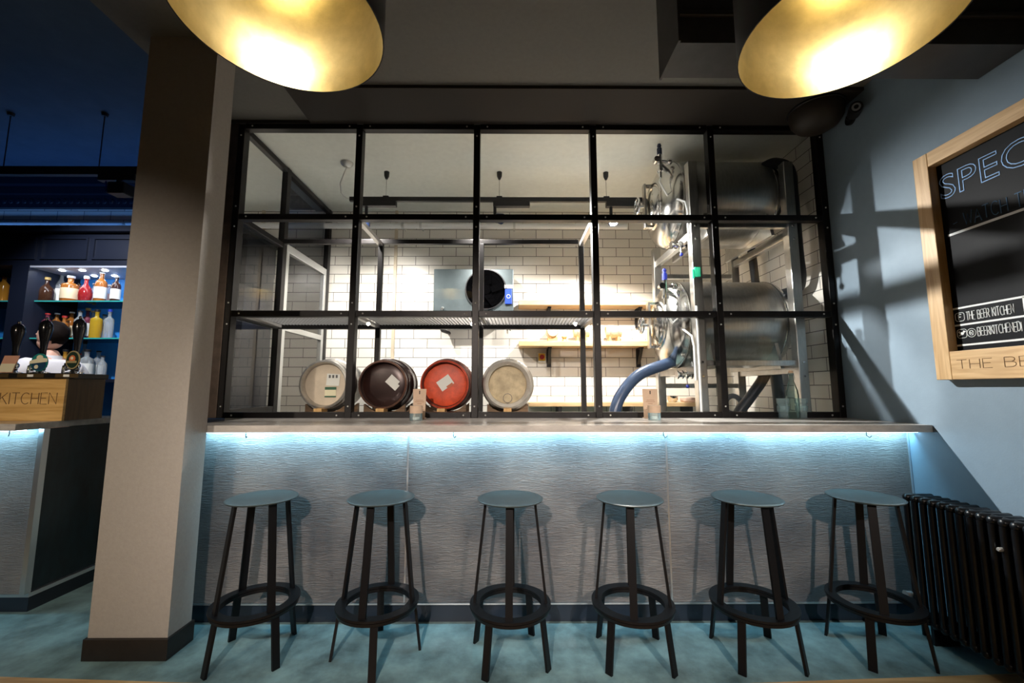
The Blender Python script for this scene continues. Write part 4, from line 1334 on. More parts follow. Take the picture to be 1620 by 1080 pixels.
wire.tube([(0.016, 0, 0.262), (0.026, 0.004, 0.28), (0.030, 0.004, 0.268), (0.022, 0.004, 0.25)], 0.0014, 6)
wire.build('swing_clip', m_alu, t, 60)
tp0 = None
for px_, dy, z0, lab in ((1247, 0.015, 0, 'ribbed clear tumbler left of the water bottle, lower of its stack'), (1247, 0.015, 0.05, 'ribbed clear tumbler left of the water bottle, upper of its stack'),
                         (1276, 0.012, 0, 'ribbed clear tumbler right of the water bottle, lower of its stack'), (1276, 0.012, 0.05, 'ribbed clear tumbler right of the water bottle, upper of its stack')):
    p = onZ(px_, 662, TOPZ)
    if tp0 is None:
        b = MB()
        b.lathe([(0, 0.008), (0.024, 0.008), (0.0265, 0.012), (0.0295, 0.05), (0.0345, 0.052), (0.036, 0.082), (0.0385, 0.082), (0.0365, 0.047), (0.031, 0.045), (0.029, 0.0), (0, 0.0)], 28)
        tp0 = b.build('tumbler', m_tumb, None, 40)
        tb = tp0
    else:
        tb = tp0.copy(); COL.objects.link(tb)
    tb.location = (p.x, p.y + 0.03 + dy, TOPZ + z0)
    tag(tb, lab, 'glass', 'tumblers on the window bar')

# ================================================================== ON THE MAIN BAR
m_oakbox = mat_wood('oak_box_front', (0.52, 0.30, 0.09), (0.70, 0.45, 0.17), 'X', 0.4)
m_oakdk = mat_wood('dark_oak_side', (0.06, 0.032, 0.012), (0.13, 0.075, 0.03), 'Z', 0.45)
BZ = 1.0785
fx = thing('beer_font_box', 'oak beer font box engraved with capitals, standing on the left bar counter', 'font box', (-3.2, 2.74, BZ))
part(MB().box(-3.75, -2.722, 2.62, 2.636, BZ, 1.335, 0.001), 'front_board', m_oakbox, fx)
part(MB().box(-2.738, -2.722, 2.637, 2.875, BZ, 1.335, 0.001), 'side_board', m_oakdk, fx)
part(MB().box(-3.75, -3.734, 2.637, 2.875, BZ, 1.335, 0.001), 'side_board', m_oakdk, fx)
part(MB().box(-3.733, -2.739, 2.86, 2.875, BZ, 1.335, 0.001), 'back_board', m_oakdk, fx)
part(MB().box(-3.76, -2.712, 2.60, 2.885, 1.3355, 1.368, 0.003), 'drip_tray', mat('black_drip_tray', (0.012, 0.011, 0.010), 0.3), fx)
p0 = onY(-1, 639, 2.62); p1 = onY(89, 637, 2.62)
wk = (p1.x - p0.x)
def textw(s_): return sum(GL[c][0] + .16 for c in s_) - .16
tot = wk * textw('THE BEER KITCHEN') / textw('KITCHEN')
words_on('THE BEER KITCHEN', (p1.x - tot, 2.6195, 1.180), (1, 0, 0), (0, 0, 1), tot, 0.068, 0.0022, 'engraved_word', m_engr, fx)
m_bronze = mat('bronze_plate', (0.16, 0.11, 0.05), 0.4, metal=0.7)
for pa, pb in ((28, 70), (88, 124), (-25, 14)):
    xa, xb = onY(pa, 593, 2.598).x, onY(pb, 593, 2.598).x
    part(MB().box(xa, xb, 2.5955, 2.5995, 1.341, 1.363), 'tray_plate', m_bronze, fx)
    xm = (xa + xb) / 2
    part(MB().box(xm - 0.018, xm + 0.018, 2.5935, 2.5953, 1.345, 1.359), 'plate_label', m_paper, fx)
m_pull = mat('gloss_black_pull', (0.008, 0.008, 0.010), 0.16, spec=0.7)
pulls = ((31, 508, 'gloss black beer pump handle, leftmost on the oak font box'), (75, 502, 'gloss black beer pump handle in front of the barman'), (128, 500, 'gloss black beer pump handle, rightmost on the oak font box'))
for i, (px_, py_, lab) in enumerate(pulls):
    p = onY(px_, py_, 2.74)
    z1 = p.z
    t = thing('beer_pump', lab, 'beer pump', (p.x, 2.74, 1.3685), 'beer pump handles on the font box')
    h = z1 - 1.3685
    zb_ = 0.10
    H_ = h - zb_
    MB().lathe([(0, zb_), (0.013, zb_), (0.016, zb_ + .02 * H_), (0.015, zb_ + .2 * H_), (0.020, zb_ + .4 * H_), (0.030, zb_ + .6 * H_), (0.034, zb_ + .72 * H_), (0.031, zb_ + .84 * H_), (0.018, zb_ + .91 * H_), (0.008, zb_ + .93 * H_), (0.008, zb_ + .96 * H_), (0, zb_ + .97 * H_)], 24).build('handle', m_pull, t, 50)
    MB().ball((0, 0, h - 0.008), 0.010, n=12).build('finial', m_chrome, t, 60)
    c = MB()
    c.lathe([(0, 0), (0.045, 0), (0.045, 0.008), (0.022, 0.014), (0.016, 0.03), (0.026, 0.045), (0.026, 0.06), (0.014, 0.075), (0.017, 0.09), (0.013, 0.1), (0, 0.1)], 24)
    c.cyl((0, 0, 0.053), (0, -0.06, 0.050), 0.011, 12)
    c.tube([(0, -0.055, 0.05), (0, -0.068, 0.045), (0, -0.07, 0.02), (0, -0.07, -0.0)], 0.008, 10)
    for s in (-1, 1):
        c.ball((s * 0.035, -0.02, 0.03), 0.013, n=10)
        c.ball((s * 0.028, -0.03, 0.06), 0.010, n=10)
        c.cyl((0, 0, 0.03), (s * 0.035, -0.02, 0.03), 0.006, 8)
    c.build('pump_body', m_chrome, t, 40)


def clip_disc(mb, cx, cz, a, b, y, th, n=36):
    mb.prism([(cx + a * cos(2 * pi * k / n), cz + b * sin(2 * pi * k / n)) for k in range(n)], y, y + th, 'Y')
    return mb


YC = 2.645
m_clipg = mat('dark_green_clip', (0.015, 0.035, 0.022), 0.35)
m_clipgold = mat('dull_gold_clip', (0.34, 0.27, 0.13), 0.4)
m_clipo = mat('orange_clip', (0.65, 0.16, 0.05), 0.45)
m_clipt = mat('teal_clip', (0.01, 0.22, 0.20), 0.4)
m_clipn = mat('navy_clip', (0.012, 0.05, 0.10), 0.4)
m_clipp = mat('pink_clip', (0.62, 0.33, 0.22), 0.6)
p = onY(115, 569, YC)
t = thing('pump_clip', 'oval green and gold pump clip with an orange emblem below the rightmost handle', 'pump clip', (p.x, YC, p.z - 0.055), 'pump clips on the font box')
part(clip_disc(MB(), p.x, p.z, 0.043, 0.057, YC, 0.005), 'backing', m_clipgold, t)
part(clip_disc(MB(), p.x, p.z, 0.037, 0.050, YC - 0.002, 0.0018), 'field', m_clipg, t)
part(clip_disc(MB(), p.x, p.z + 0.006, 0.019, 0.022, YC - 0.004, 0.0018), 'emblem', m_clipo, t)
part(MB().box(p.x - 0.030, p.x + 0.030, YC - 0.006, YC - 0.0042, p.z - 0.020, p.z - 0.006), 'name_band', m_clipgold, t)
part(clip_disc(MB(), p.x, p.z + 0.010, 0.009, 0.009, YC - 0.0062, 0.002), 'emblem_detail', m_paperc, t)
part(MB().box(p.x - 0.006, p.x + 0.006, YC + 0.0055, YC + 0.012, 1.3685, p.z + 0.02), 'stand', m_blackmet, t)
p = onY(62, 573, YC)
t = thing('pump_clip', 'round teal and navy pump clip with a cream name band in front of the barman', 'pump clip', (p.x, YC, p.z - 0.06), 'pump clips on the font box')
part(clip_disc(MB(), p.x, p.z, 0.052, 0.055, YC, 0.005), 'backing', m_clipt, t)
part(clip_disc(MB(), p.x, p.z - 0.012, 0.044, 0.040, YC - 0.002, 0.0018), 'field', m_clipn, t)
part(MB().prism([(p.x - 0.056, p.z - 0.010), (p.x + 0.052, p.z + 0.004), (p.x + 0.050, p.z + 0.024), (p.x + 0.01, p.z + 0.030), (p.x - 0.02, p.z + 0.02), (p.x - 0.054, p.z + 0.010)], YC - 0.005, YC - 0.0022, 'Y'), 'name_band', m_paperc, t)
part(clip_disc(MB(), p.x + 0.004, p.z + 0.030, 0.020, 0.016, YC - 0.0035, 0.0014), 'cloud', m_paperc, t)
part(clip_disc(MB(), p.x - 0.012, p.z - 0.028, 0.012, 0.012, YC - 0.004, 0.0018), 'hop', m_paperc, t)
part(MB().box(p.x - 0.006, p.x + 0.006, YC + 0.0055, YC + 0.012, 1.3685, p.z + 0.02), 'stand', m_blackmet, t)
p = onY(14, 575, YC)
t = thing('pump_clip', 'slanted pinkish rectangular pump clip at the left end of the font box', 'pump clip', (p.x, YC, p.z - 0.06), 'pump clips on the font box')
part(MB().prism([(p.x - 0.065, 1.372), (p.x + 0.028, 1.372), (p.x + 0.058, p.z + 0.050), (p.x - 0.032, p.z + 0.050)], YC, YC + 0.005, 'Y'), 'backing', m_clipp, t)
part(MB().prism([(p.x - 0.060, 1.376), (p.x + 0.028, 1.376), (p.x + 0.044, p.z + 0.000), (p.x - 0.045, p.z + 0.000)], YC - 0.002, YC - 0.0002, 'Y'), 'name_band', m_paperc, t)
part(MB().box(p.x - 0.006, p.x + 0.006, YC + 0.0055, YC + 0.012, 1.3685, p.z + 0.02), 'stand', m_blackmet, t)

# ------------------------------------------------------------------ barman seen from behind
m_skin = mat('skin', (0.62, 0.36, 0.27), 0.55)
m_hair = mat('dark_hair', (0.006, 0.0035, 0.003), 0.7, noise=0.5, nscale=30, stretch=(1, 1, 4), spec=0.08)
m_shirt = mat('white_shirt', (0.74, 0.72, 0.76), 0.8, bump=0.35, bscale=9)
m_trou = mat('dark_trousers', (0.02, 0.02, 0.025), 0.8)


def skin_mesh(name, verts, edges, radii, root, m, parent, sub=2):
    me = bpy.data.meshes.new(name)
    me.from_pydata([Vector(v) for v in verts], edges, [])
    o = bpy.data.objects.new(name, me)
    COL.objects.link(o)
    mod = o.modifiers.new('skin', 'SKIN')
    for i, r in enumerate(radii):
        sv = me.skin_vertices[0].data[i]
        sv.radius = r if isinstance(r, tuple) else (r, r)
        sv.use_root = (i == root)
    s = o.modifiers.new('sub', 'SUBSURF'); s.levels = sub; s.render_levels = sub
    bpy.context.view_layer.update()
    dg = bpy.context.evaluated_depsgraph_get()
    m2 = bpy.data.meshes.new_from_object(o.evaluated_get(dg))
    bpy.data.objects.remove(o)
    for f in m2.polygons:
        f.use_smooth = True
    ob = bpy.data.objects.new(name, m2)
    COL.objects.link(ob)
    m2.materials.clear(); m2.materials.append(m)
    ob.parent = parent
    return ob


hp_ = onY(79, 531, 3.47)
per = thing('person', 'person in a white shirt with short dark hair behind the bar, seen from the back', 'person', (hp_.x + 0.03, 3.47, 0.0), None, radians(84))
# local frame: facing +Y, x to the person's right
V = [(0, 0, .95), (0, 0, 1.10), (0, -.01, 1.28), (0, -.01, 1.42), (0, 0, 1.52), (0, .012, 1.60),
     (.16, -.01, 1.455), (.215, -.01, 1.40), (.245, 0, 1.13), (.235, .12, .93), (.225, .19, .88),
     (-.16, -.01, 1.455), (-.215, -.01, 1.40), (-.245, 0, 1.13), (-.235, .12, .93), (-.225, .19, .88),
     (.09, 0, .86), (.095, .01, .48), (.095, -.015, .09), (.095, .13, .045), (-.09, 0, .86), (-.095, .01, .48), (-.095, -.015, .09), (-.095, .13, .045)]
Ed = [(0, 1), (1, 2), (2, 3), (3, 4), (4, 5), (3, 6), (6, 7), (7, 8), (8, 9), (9, 10), (3, 11), (11, 12), (12, 13), (13, 14), (14, 15), (0, 16), (16, 17), (17, 18), (18, 19), (0, 20), (20, 21), (21, 22), (22, 23)]
R_ = [(.155, .105), (.14, .10), (.16, .11), (.15, .10), .055, .055, .06, .058, .042, .03, .035, .06, .058, .042, .03, .035, .085, .058, .04, .04, .085, .058, .04, .04]
body = skin_mesh('body', V, Ed, R_, 0, m_skin, per)
# head, ears, nose and fingers join the same mesh
hb = bmesh.new(); hb.from_mesh(body.data)


def add_ball(c, r, sx, sy, sz, n=20):
    bmesh.ops.create_uvsphere(hb, u_segments=n, v_segments=n // 2, radius=r, matrix=Matrix.Translation(Vector(c)) @ Matrix.Diagonal((sx, sy, sz, 1)))


add_ball((0, .012, 1.705), .1, .76, .95, 1.12, 28)
add_ball((0, .045, 1.645), .07, .82, .85, .8)
for s in (-1, 1):
    add_ball((s * .078, .005, 1.695), .022, .4, .8, 1.4, 12)
    add_ball((s * .03, .098, 1.715), .012, 1, .6, .7, 10)
    for k in range(4):
        fx0 = s * .225 + (k - 1.5) * .019
        ln = (.065, .075, .07, .055)[k]
        b_ = MB(); b_.bm.free(); b_.bm = hb
        b_.tube([(fx0, .20, .875), (fx0, .20 + ln * .6, .862), (fx0, .20 + ln * .95, .842)], [.0095, .0085, .0065], 8)
    b_ = MB(); b_.bm.free(); b_.bm = hb
    b_.tube([(s * .225 - s * .03, .165, .878), (s * .225 - s * .055, .19, .872), (s * .225 - s * .058, .22, .862)], [.011, .0095, .007], 8)
add_ball((0, .112, 1.690), .018, .7, .9, 1.3, 12)
add_ball((0, .098, 1.650), .022, 1.1, .5, .35, 12)
HEAD_TURN = Matrix.Rotation(radians(8), 4, 'Z')
for v in hb.verts:
    if v.co.z > 1.585:
        v.co = HEAD_TURN @ v.co
for f in hb.faces: f.smooth = True
hb.to_mesh(body.data); hb.free()
# hair cap
hr = bmesh.new()
bmesh.ops.create_uvsphere(hr, u_segments=32, v_segments=20, radius=.1, matrix=Matrix.Translation((0, 0, 1.722)) @ Matrix.Diagonal((.86, 1.04, 1.08, 1)))
bmesh.ops.delete(hr, geom=[v for v in hr.verts if (v.co.y > .03 and v.co.z < 1.765) or (v.co.y > .005 and v.co.z < 1.70) or (v.co.y > -.03 and v.co.z < 1.66) or v.co.z < 1.606], context='VERTS')
for v in hr.verts:
    n_ = sin(v.co.x * 90) * cos(v.co.y * 70 + v.co.z * 40)
    v.co += (v.co - Vector((0, 0, 1.71))).normalized() * (.004 * n_)
r_ = bmesh.ops.extrude_face_region(hr, geom=hr.faces[:])
for v in [g for g in r_['geom'] if isinstance(g, bmesh.types.BMVert)]:
    v.co += (Vector((0, 0, 1.71)) - v.co) * .1
for v in hr.verts:
    v.co = HEAD_TURN @ v.co
bmesh.ops.recalc_face_normals(hr, faces=hr.faces[:])
for f in hr.faces: f.smooth = True
hm = bpy.data.meshes.new('hair'); hr.to_mesh(hm); hr.free()
ho_ = bpy.data.objects.new('hair', hm); COL.objects.link(ho_); hm.materials.append(m_hair); ho_.parent = per
SV = [(0, 0, .92), (0, 0, 1.10), (0, -.01, 1.28), (0, -.01, 1.42), (0, 0, 1.495), (.16, -.01, 1.455), (.215, -.01, 1.40), (.24, -.005, 1.20), (-.16, -.01, 1.455), (-.215, -.01, 1.40), (-.24, -.005, 1.20)]
SE = [(0, 1), (1, 2), (2, 3), (3, 4), (3, 5), (5, 6), (6, 7), (3, 8), (8, 9), (9, 10)]
SR = [(.175, .125), (.165, .12), (.18, .128), (.168, .118), (.068, .07), (.076, .072), .074, .066, (.076, .072), .074, .066]
skin_mesh('shirt', SV, SE, SR, 0, m_shirt, per)
col_ = MB().lathe([(.066, 0), (.071, 0), (.066, .045), (.061, .045)], 24, c=(0, .002, 1.497), close=True)
col_.build('shirt_collar', m_shirt, per, 50)
TV = [(0, 0, .97), (.09, 0, .86), (.095, .01, .48), (.095, -.015, .10), (-.09, 0, .86), (-.095, .01, .48), (-.095, -.015, .10)]
skin_mesh('trousers', TV, [(0, 1), (1, 2), (2, 3), (0, 4), (4, 5), (5, 6)], [(.165, .12), .1, .075, .06, .1, .075, .06], 0, m_trou, per)
for s in (-1, 1):
    MB().ball((s * .095, .05, .045), .05, .95, 2.5, .9, 16).build('shoe', m_blackmet, per, 60)

# ------------------------------------------------------------------ back bar
FY = 3.95
xl0 = onY(9, 500, FY).x; xl1 = onY(36, 500, FY).x
XE = -2.52
m_bluepan = mat('bright_blue_panel', (0.03, 0.28, 0.80), 0.5)
m_navpan = mat('dark_navy_back', (0.012, 0.016, 0.04), 0.25)
m_shglass = mat_glass('shelf_glass', (0.80, 0.95, 0.93), 1.5)
m_gedge = mat('shelf_glass_edge', (0.04, 0.42, 0.40), 0.2)
m_sofw = mat('pale_alcove_ceiling', (0.42, 0.45, 0.55), 0.4)
bb = thing('back_bar', 'dark navy panelled back bar cabinet with lit glass shelves', 'back bar', (-4.2, 4.2, 0.0))
part(MB().box(-6.0, XE, FY, 4.44, 2.445, 2.76), 'header', m_navy_wood, bb)
part(MB().box(-6.05, XE + 0.05, FY - 0.06, 4.44, 2.76, 2.82, 0.006), 'cornice', m_navy_wood, bb)
for i in range(7):
    xa = -5.95 + i * 0.49
    f = MB()
    for (x0_, x1_, za, zb2) in ((xa, xa + .44, 2.50, 2.515), (xa, xa + .44, 2.70, 2.715), (xa, xa + .015, 2.515, 2.70), (xa + .425, xa + .44, 2.515, 2.70)):
        f.box(x0_, x1_, FY - 0.015, FY - 0.0005, za, zb2)
    part(f, 'panel_moulding', m_navy_wood, bb)
part(MB().box(xl0, xl1, FY, 4.43, 1.0, 2.4445), 'stile', m_navy_wood, bb)
part(MB().box(XE - 0.06, XE, FY, 4.43, 1.0, 2.4445), 'stile', m_navy_wood, bb)
part(MB().box(-6.0, -5.9, FY, 4.43, 1.0, 2.4445), 'stile', m_navy_wood, bb)
part(MB().box(-6.0, XE, 3.90, 4.44, 0.0, 1.0), 'base_cabinet', m_navy_wood, bb)
part(MB().box(xl1 + .001, XE - .061, 4.02, 4.43, 1.335, 1.365), 'lower_shelf', m_navy_wood, bb)
xb0 = onY(120, 520, 4.41).x
part(MB().box(xl1 + .001, xb0, 4.40, 4.43, 1.001, 2.44), 'back_panel', m_navpan, bb)
part(MB().box(xb0 + .001, XE - .061, 4.40, 4.43, 1.001, 2.44), 'back_panel', m_bluepan, bb)
part(MB().box(-5.899, xl0 - .001, 4.40, 4.43, 1.001, 2.44), 'back_panel', m_bluepan, bb)
part(MB().box(xl1 + .001, XE - .061, FY + 0.005, 4.399, 2.425, 2.4445), 'alcove_ceiling', m_sofw, bb)
SZ = (2.118, 1.757)
for z in SZ:
    for xa, xz in ((xl1 + .002, XE - .062), (-5.898, xl0 - .002)):
        part(MB().box(xa, xz, 4.03, 4.395, z - 0.010, z), 'glass_shelf', m_shglass, bb)
        part(MB().box(xa, xz, 4.026, 4.0298, z - 0.011, z + 0.001), 'shelf_edge', m_gedge, bb)
m_dl = mat_emit('lit_downlight', (0.85, 0.92, 1.0), 30.0)
for px_, py_ in ((98, 423), (130, 423), (166, 423), (150, 438), (182, 438), (215, 438), (260, 425), (310, 425)):
    yy = 4.05 if py_ < 430 else 4.25
    x = onY(px_, 430, yy).x
    part(MB().cyl((x, yy, 2.418), (x, yy, 2.4245), 0.022, 16), 'downlight', m_dl, bb, 40)

# bottles -------------------------------------------------------------
def mat_bottle(name, col, body):
    """filled bottle: tinted clear glass over a coloured liquid that scatters a little"""
    if name in MATS:
        return MATS[name]
    m = mat_glass(name, tuple(0.4 + 0.6 * c for c in col), 1.4, 0.06)
    nt = m.node_tree
    out = nt.nodes['Material Output']
    cur = out.inputs['Surface'].links[0].from_socket
    b = nt.nodes.new('ShaderNodeBsdfPrincipled')
    b.inputs['Base Color'].default_value = (*col, 1)
    b.inputs['Roughness'].default_value = 0.15
    mx = nt.nodes.new('ShaderNodeMixShader')
    mx.inputs[0].default_value = body
    nt.links.new(cur, mx.inputs[1])
    nt.links.new(b.outputs[0], mx.inputs[2])
    nt.links.new(mx.outputs[0], out.inputs['Surface'])
    return m


GLASSES = {
    'amber': ((0.62, 0.22, 0.04), 'amber'), 'dark': ((0.10, 0.04, 0.02), 'dark brown'), 'clear': ((0.86, 0.90, 0.93), 'clear'),
    'red': ((0.55, 0.03, 0.03), 'red'), 'yellow': ((0.85, 0.55, 0.04), 'yellow'), 'maroon': ((0.35, 0.07, 0.12), 'maroon'), 'green': ((0.10, 0.32, 0.18), 'green'),
    'orange': ((0.90, 0.45, 0.06), 'orange')}
CAPS = {'black': (0.012, 0.012, 0.014), 'white': (0.75, 0.75, 0.75), 'red': (0.42, 0.02, 0.02), 'gold': (0.55, 0.36, 0.10), 'blue': (0.02, 0.05, 0.45), 'cork': (0.55, 0.38, 0.2)}
LABS = {'white': (0.78, 0.78, 0.76), 'cream': (0.74, 0.60, 0.40), 'black': (0.03, 0.03, 0.03), 'pink': (0.70, 0.42, 0.40), 'none': None}
SHAPES = {
    'tall': [(0.0, 0), (.95, .0), (1, .02), (1, .60), (.9, .68), (.42, .78), (.36, .80), (.34, .92), (.40, .925), (.40, .95)],
    'squat': [(0.0, 0), (.93, .0), (1, .03), (1, .42), (.86, .56), (.45, .68), (.30, .74), (.28, .86), (.36, .87), (.36, .9)],
    'square': [(0.0, 0), (.97, .0), (1, .02), (1, .62), (.92, .68), (.40, .74), (.34, .76), (.33, .88), (.40, .89), (.40, .92)],
    'round': [(0.0, 0), (.7, .0), (.8, .02), (1, .22), (1, .38), (.75, .55), (.40, .66), (.30, .70), (.28, .85), (.36, .86), (.36, .89)]}


def bottle(px, Y, zshelf, hpx, wpx, glass, cap, lab, shape, where):
    base = onY(px, 480, Y)
    x = base.x
    k = Y / F_PX * 1.02
    H_, R0 = hpx * k, wpx * k / 2
    gname = GLASSES[glass][1]
    lname = '' if lab == 'none' else ', %s label' % lab
    sname = {'tall': 'tall', 'squat': 'squat', 'square': 'square-shouldered', 'round': 'round-bellied'}[shape]
    t = thing('spirit_bottle', '%s %s bottle%s, %s' % (sname, gname, lname, where), 'bottle', (x, Y, zshelf), 'spirit bottles on the back bar')
    MB().lathe([(r * R0, h * H_) for r, h in SHAPES[shape]] + [(0, SHAPES[shape][-1][1] * H_)], 16).build('glass', mat_bottle('bottle_' + glass, GLASSES[glass][0], 0.25 if glass == 'clear' else 0.45), t, 50)
    rc, hc = SHAPES[shape][-1]
    MB().lathe([(0, hc * H_ + .0004), (rc * R0 * 1.1 + .002, hc * H_ + .0004), (rc * R0 * 1.1 + .002, H_), (0, H_ + .002)], 12).build('cap', mat('cap_' + cap, CAPS[cap], 0.35), t, 40)
    if lab != 'none':
        top = {'tall': .5, 'squat': .36, 'square': .52, 'round': .36}[shape]
        lo_ = .12 if shape != 'round' else .2
        MB().lathe([(R0 + .0012, lo_ * H_), (R0 + .0022, lo_ * H_), (R0 + .0022, top * H_), (R0 + .0012, top * H_)], 16, close=True).build('label', mat('paper_' + lab, LABS[lab], 0.7), t, 50)
    return t


S1 = [(70, 40, 20, 'dark', 'gold', 'none', 'squat', 'leftmost on the upper glass shelf'), (93, 50, 13, 'clear', 'white', 'white', 'tall', 'second from the left on the upper glass shelf'),
      (108, 42, 21, 'amber', 'white', 'cream', 'square', 'third from the left on the upper glass shelf'), (122, 34, 9, 'amber', 'black', 'white', 'tall', 'fourth from the left on the upper glass shelf'),
      (133, 42, 17, 'red', 'white', 'none', 'round', 'fifth from the left on the upper glass shelf'), (147, 34, 12, 'clear', 'white', 'white', 'tall', 'sixth from the left on the upper glass shelf'),
      (157, 48, 15, 'amber', 'white', 'white', 'tall', 'seventh from the left on the upper glass shelf'), (171, 32, 15, 'clear', 'white', 'pink', 'square', 'eighth on the upper glass shelf, near the column'),
      (181, 42, 12, 'dark', 'white', 'white', 'tall', 'ninth on the upper glass shelf, beside the column')]
for i, a in enumerate(S1):
    bottle(a[0], (4.12, 4.24)[i % 2], SZ[0] + .0012, *a[1:])
S2 = [(51, 46, 15, 'dark', 'white', 'white', 'tall', 'leftmost on the middle glass shelf'), (65, 36, 13, 'dark', 'black', 'none', 'tall', 'behind the left of the barman on the middle shelf'), (78, 40, 13, 'maroon', 'red', 'none', 'tall', 'behind the barman on the middle glass shelf'),
      (93, 42, 13, 'amber', 'white', 'white', 'tall', 'just right of the barman on the middle glass shelf'), (105, 36, 13, 'amber', 'red', 'cream', 'square', 'second right of the barman on the middle glass shelf'), (116, 44, 13, 'amber', 'white', 'cream', 'tall', 'third right of the barman on the middle glass shelf'),
      (129, 44, 13, 'clear', 'black', 'white', 'tall', 'behind the rightmost pump handle on the middle shelf'), (141, 50, 13, 'maroon', 'gold', 'white', 'square', 'right of the rightmost pump handle on the middle shelf'), (156, 46, 15, 'yellow', 'black', 'none', 'square', 'brightest on the middle glass shelf'),
      (168, 40, 12, 'clear', 'black', 'none', 'tall', 'second from the column on the middle glass shelf'), (176, 46, 12, 'clear', 'blue', 'none', 'square', 'beside the column on the middle glass shelf')]
for i, a in enumerate(S2):
    bottle(a[0], (4.12, 4.22)[i % 2], SZ[1] + .0012, *a[1:])
S2b = [(147, 48, 10, 'clear', 'cork', 'none', 'tall', 'at the back of the middle shelf, cork showing'), (111, 40, 10, 'green', 'red', 'none', 'tall', 'at the back of the middle shelf behind the amber pair')]
for a in S2b:
    bottle(a[0] * 1.0 + 2, 4.34, SZ[1] + .0012, *a[1:])
S3 = [(46, 46, 13, 'dark', 'white', 'pink', 'tall', 'on the lower shelf left of the barman'), (60, 44, 12, 'red', 'red', 'white', 'tall', 'on the lower shelf close to the barman'),
      (113, 46, 15, 'orange', 'black', 'none', 'square', 'on the lower shelf above the green pump clip'), (134, 40, 14, 'clear', 'red', 'pink', 'tall', 'on the lower shelf below the rightmost handle'), (147, 46, 18, 'clear', 'black', 'white', 'square', 'on the lower shelf, third from the column'),
      (165, 44, 13, 'clear', 'black', 'white', 'tall', 'on the lower shelf, second from the column'), (172, 36, 12, 'clear', 'black', 'none', 'tall', 'on the lower shelf beside the column'), (142, 58, 11, 'clear', 'black', 'none', 'tall', 'standing tall at the back of the lower shelf')]
for i, a in enumerate(S3):
    bottle(a[0], (4.12, 4.22)[i % 2] if i < 7 else 4.33, 1.3655, *a[1:])
bottle(2, 4.16, SZ[0] + .0012, 44, 14, 'orange', 'black', 'none', 'tall', 'in the left alcove beyond the navy stile')
bottle(-15, 4.16, SZ[0] + .0012, 40, 13, 'amber', 'black', 'white', 'tall', 'in the left alcove, further from the stile')
for px_, sz_, g_, c_, l_, wh in ((337, SZ[0], 'clear', 'white', 'white', 'seen in the gap between column and screen, upper shelf'), (337, SZ[1], 'clear', 'blue', 'white', 'seen in the gap between column and screen, middle shelf'),
                                 (321, SZ[1], 'amber', 'black', 'cream', 'left in the gap between column and screen, middle shelf')):
    bottle(px_, 4.16, sz_ + .0012, 42, 14, g_, c_, l_, 'tall', wh)

# bar track above
bt = thing('bar_track', 'long black lighting track hung over the left bar', 'lighting track', (-4.2, 3.3, 3.04))
part(MB().box(-6.3, -2.2, 3.28, 3.32, 3.005, 3.075), 'rail', m_trk, bt)
for px_ in (6, 157):
    x = onY(px_, 260, 3.3).x
    part(MB().cyl((x, 3.3, 3.075), (x, 3.3, 3.549), 0.004, 8), 'hanging_wire', m_trk, bt, 60)
    part(MB().lathe([(0, 3.52), (0.02, 3.522), (0.025, 3.549), (0, 3.549)], 14, c=(x, 3.3, 0)), 'ceiling_cup', m_trk, bt, 40)
p = onY(188, 300, 3.3)
t = thing('bar_spotlight', 'black box spotlight with a blue edge under the track over the left bar', 'spotlight', (p.x, 3.3, 3.0))
part(MB().box(p.x - 0.16, p.x + 0.14, 3.275, 3.325, 2.955, 3.0045), 'driver_box', m_trk, t)
part(MB().box(p.x - 0.015, p.x + 0.015, 3.285, 3.315, 2.93, 2.9545), 'stem', m_trk, t)
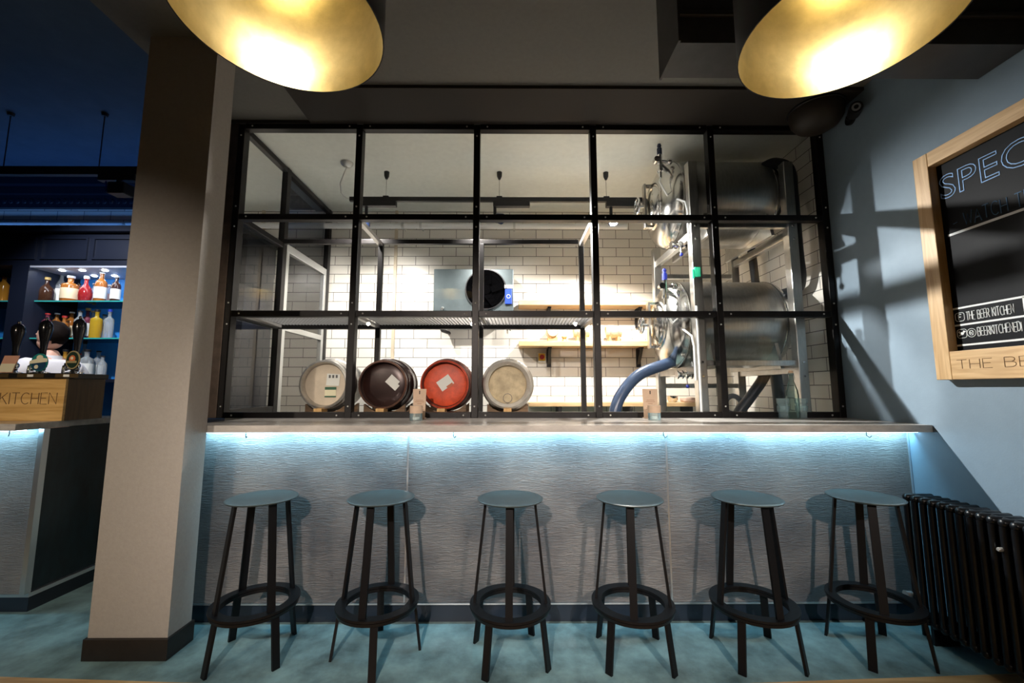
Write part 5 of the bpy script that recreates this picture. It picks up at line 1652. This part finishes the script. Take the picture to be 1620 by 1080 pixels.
part(MB().box(p.x - 0.05, p.x + 0.085, 3.25, 3.35, 2.835, 2.93, 0.006), 'head', m_blackmet, t)
part(MB().bar((p.x - 0.062, 3.249, 2.93), (p.x - 0.048, 3.249, 2.84), 0.012, 0.003, (1, 0, 0)), 'blue_filter', m_blueball, t)

# ================================================================== sub-parts under their parts
UNDER = {'label_print': 'label', 'keystone_ring': 'head', 'keystone': 'head', 'label': 'head', 'bulb': 'lamp_holder', 'lens': 'lamp_head', 'dial': 'controller', 'fan_guard': 'fan_ring',
         'knob_grip': 'red_knob', 'hand_wheel': 'manway_door', 'yoke_bar': 'manway_door', 'yoke_lug': 'manway_door', 'valve_cap': 'relief_valve', 'valve_lever': 'drain_valve', 'lever_ball': 'drain_valve',
         'chalk_heading': 'board', 'chalk_line': 'board', 'chalk_rule': 'board', 'chalk_box': 'board', 'chalk_badge': 'board', 'clip_stem': 'pipe_clip', 'finial': 'handle',
         'plate_label': 'tray_plate', 'emblem': 'field', 'emblem_detail': 'field', 'hop': 'field', 'cloud': 'field', 'name_band': 'field', 'shirt_collar': 'shirt', 'shelf_edge': 'glass_shelf',
         'panel_moulding': 'header', 'downlight': 'alcove_ceiling', 'print': 'card', 'slot': 'card', 'water': 'glass', 'swing_clip': 'glass', 'lens_ring': 'body', 'hoop': 'body'}


def stem(o):
    return o.name.split('.')[0]


def centre(o):
    c = Vector((0, 0, 0))
    for k in o.bound_box:
        c += Vector(k)
    return c / 8


for root in [o for o in COL.objects if o.parent is None and 'label' in o.keys()]:
    kids = list(root.children)
    for ch in kids:
        want = UNDER.get(stem(ch))
        if not want:
            continue
        if stem(root) == 'spirit_bottle' or (want == 'head' and stem(root) != 'cask') or (want == 'body' and stem(root) not in ('security_camera', 'miniature_cask')):
            continue
        hosts = [k for k in kids if stem(k) == want and k is not ch]
        if not hosts:
            continue
        host = min(hosts, key=lambda k: (centre(k) - centre(ch)).length)
        if stem(ch) == 'label' and stem(root) == 'cask':
            continue
        ch.parent = host
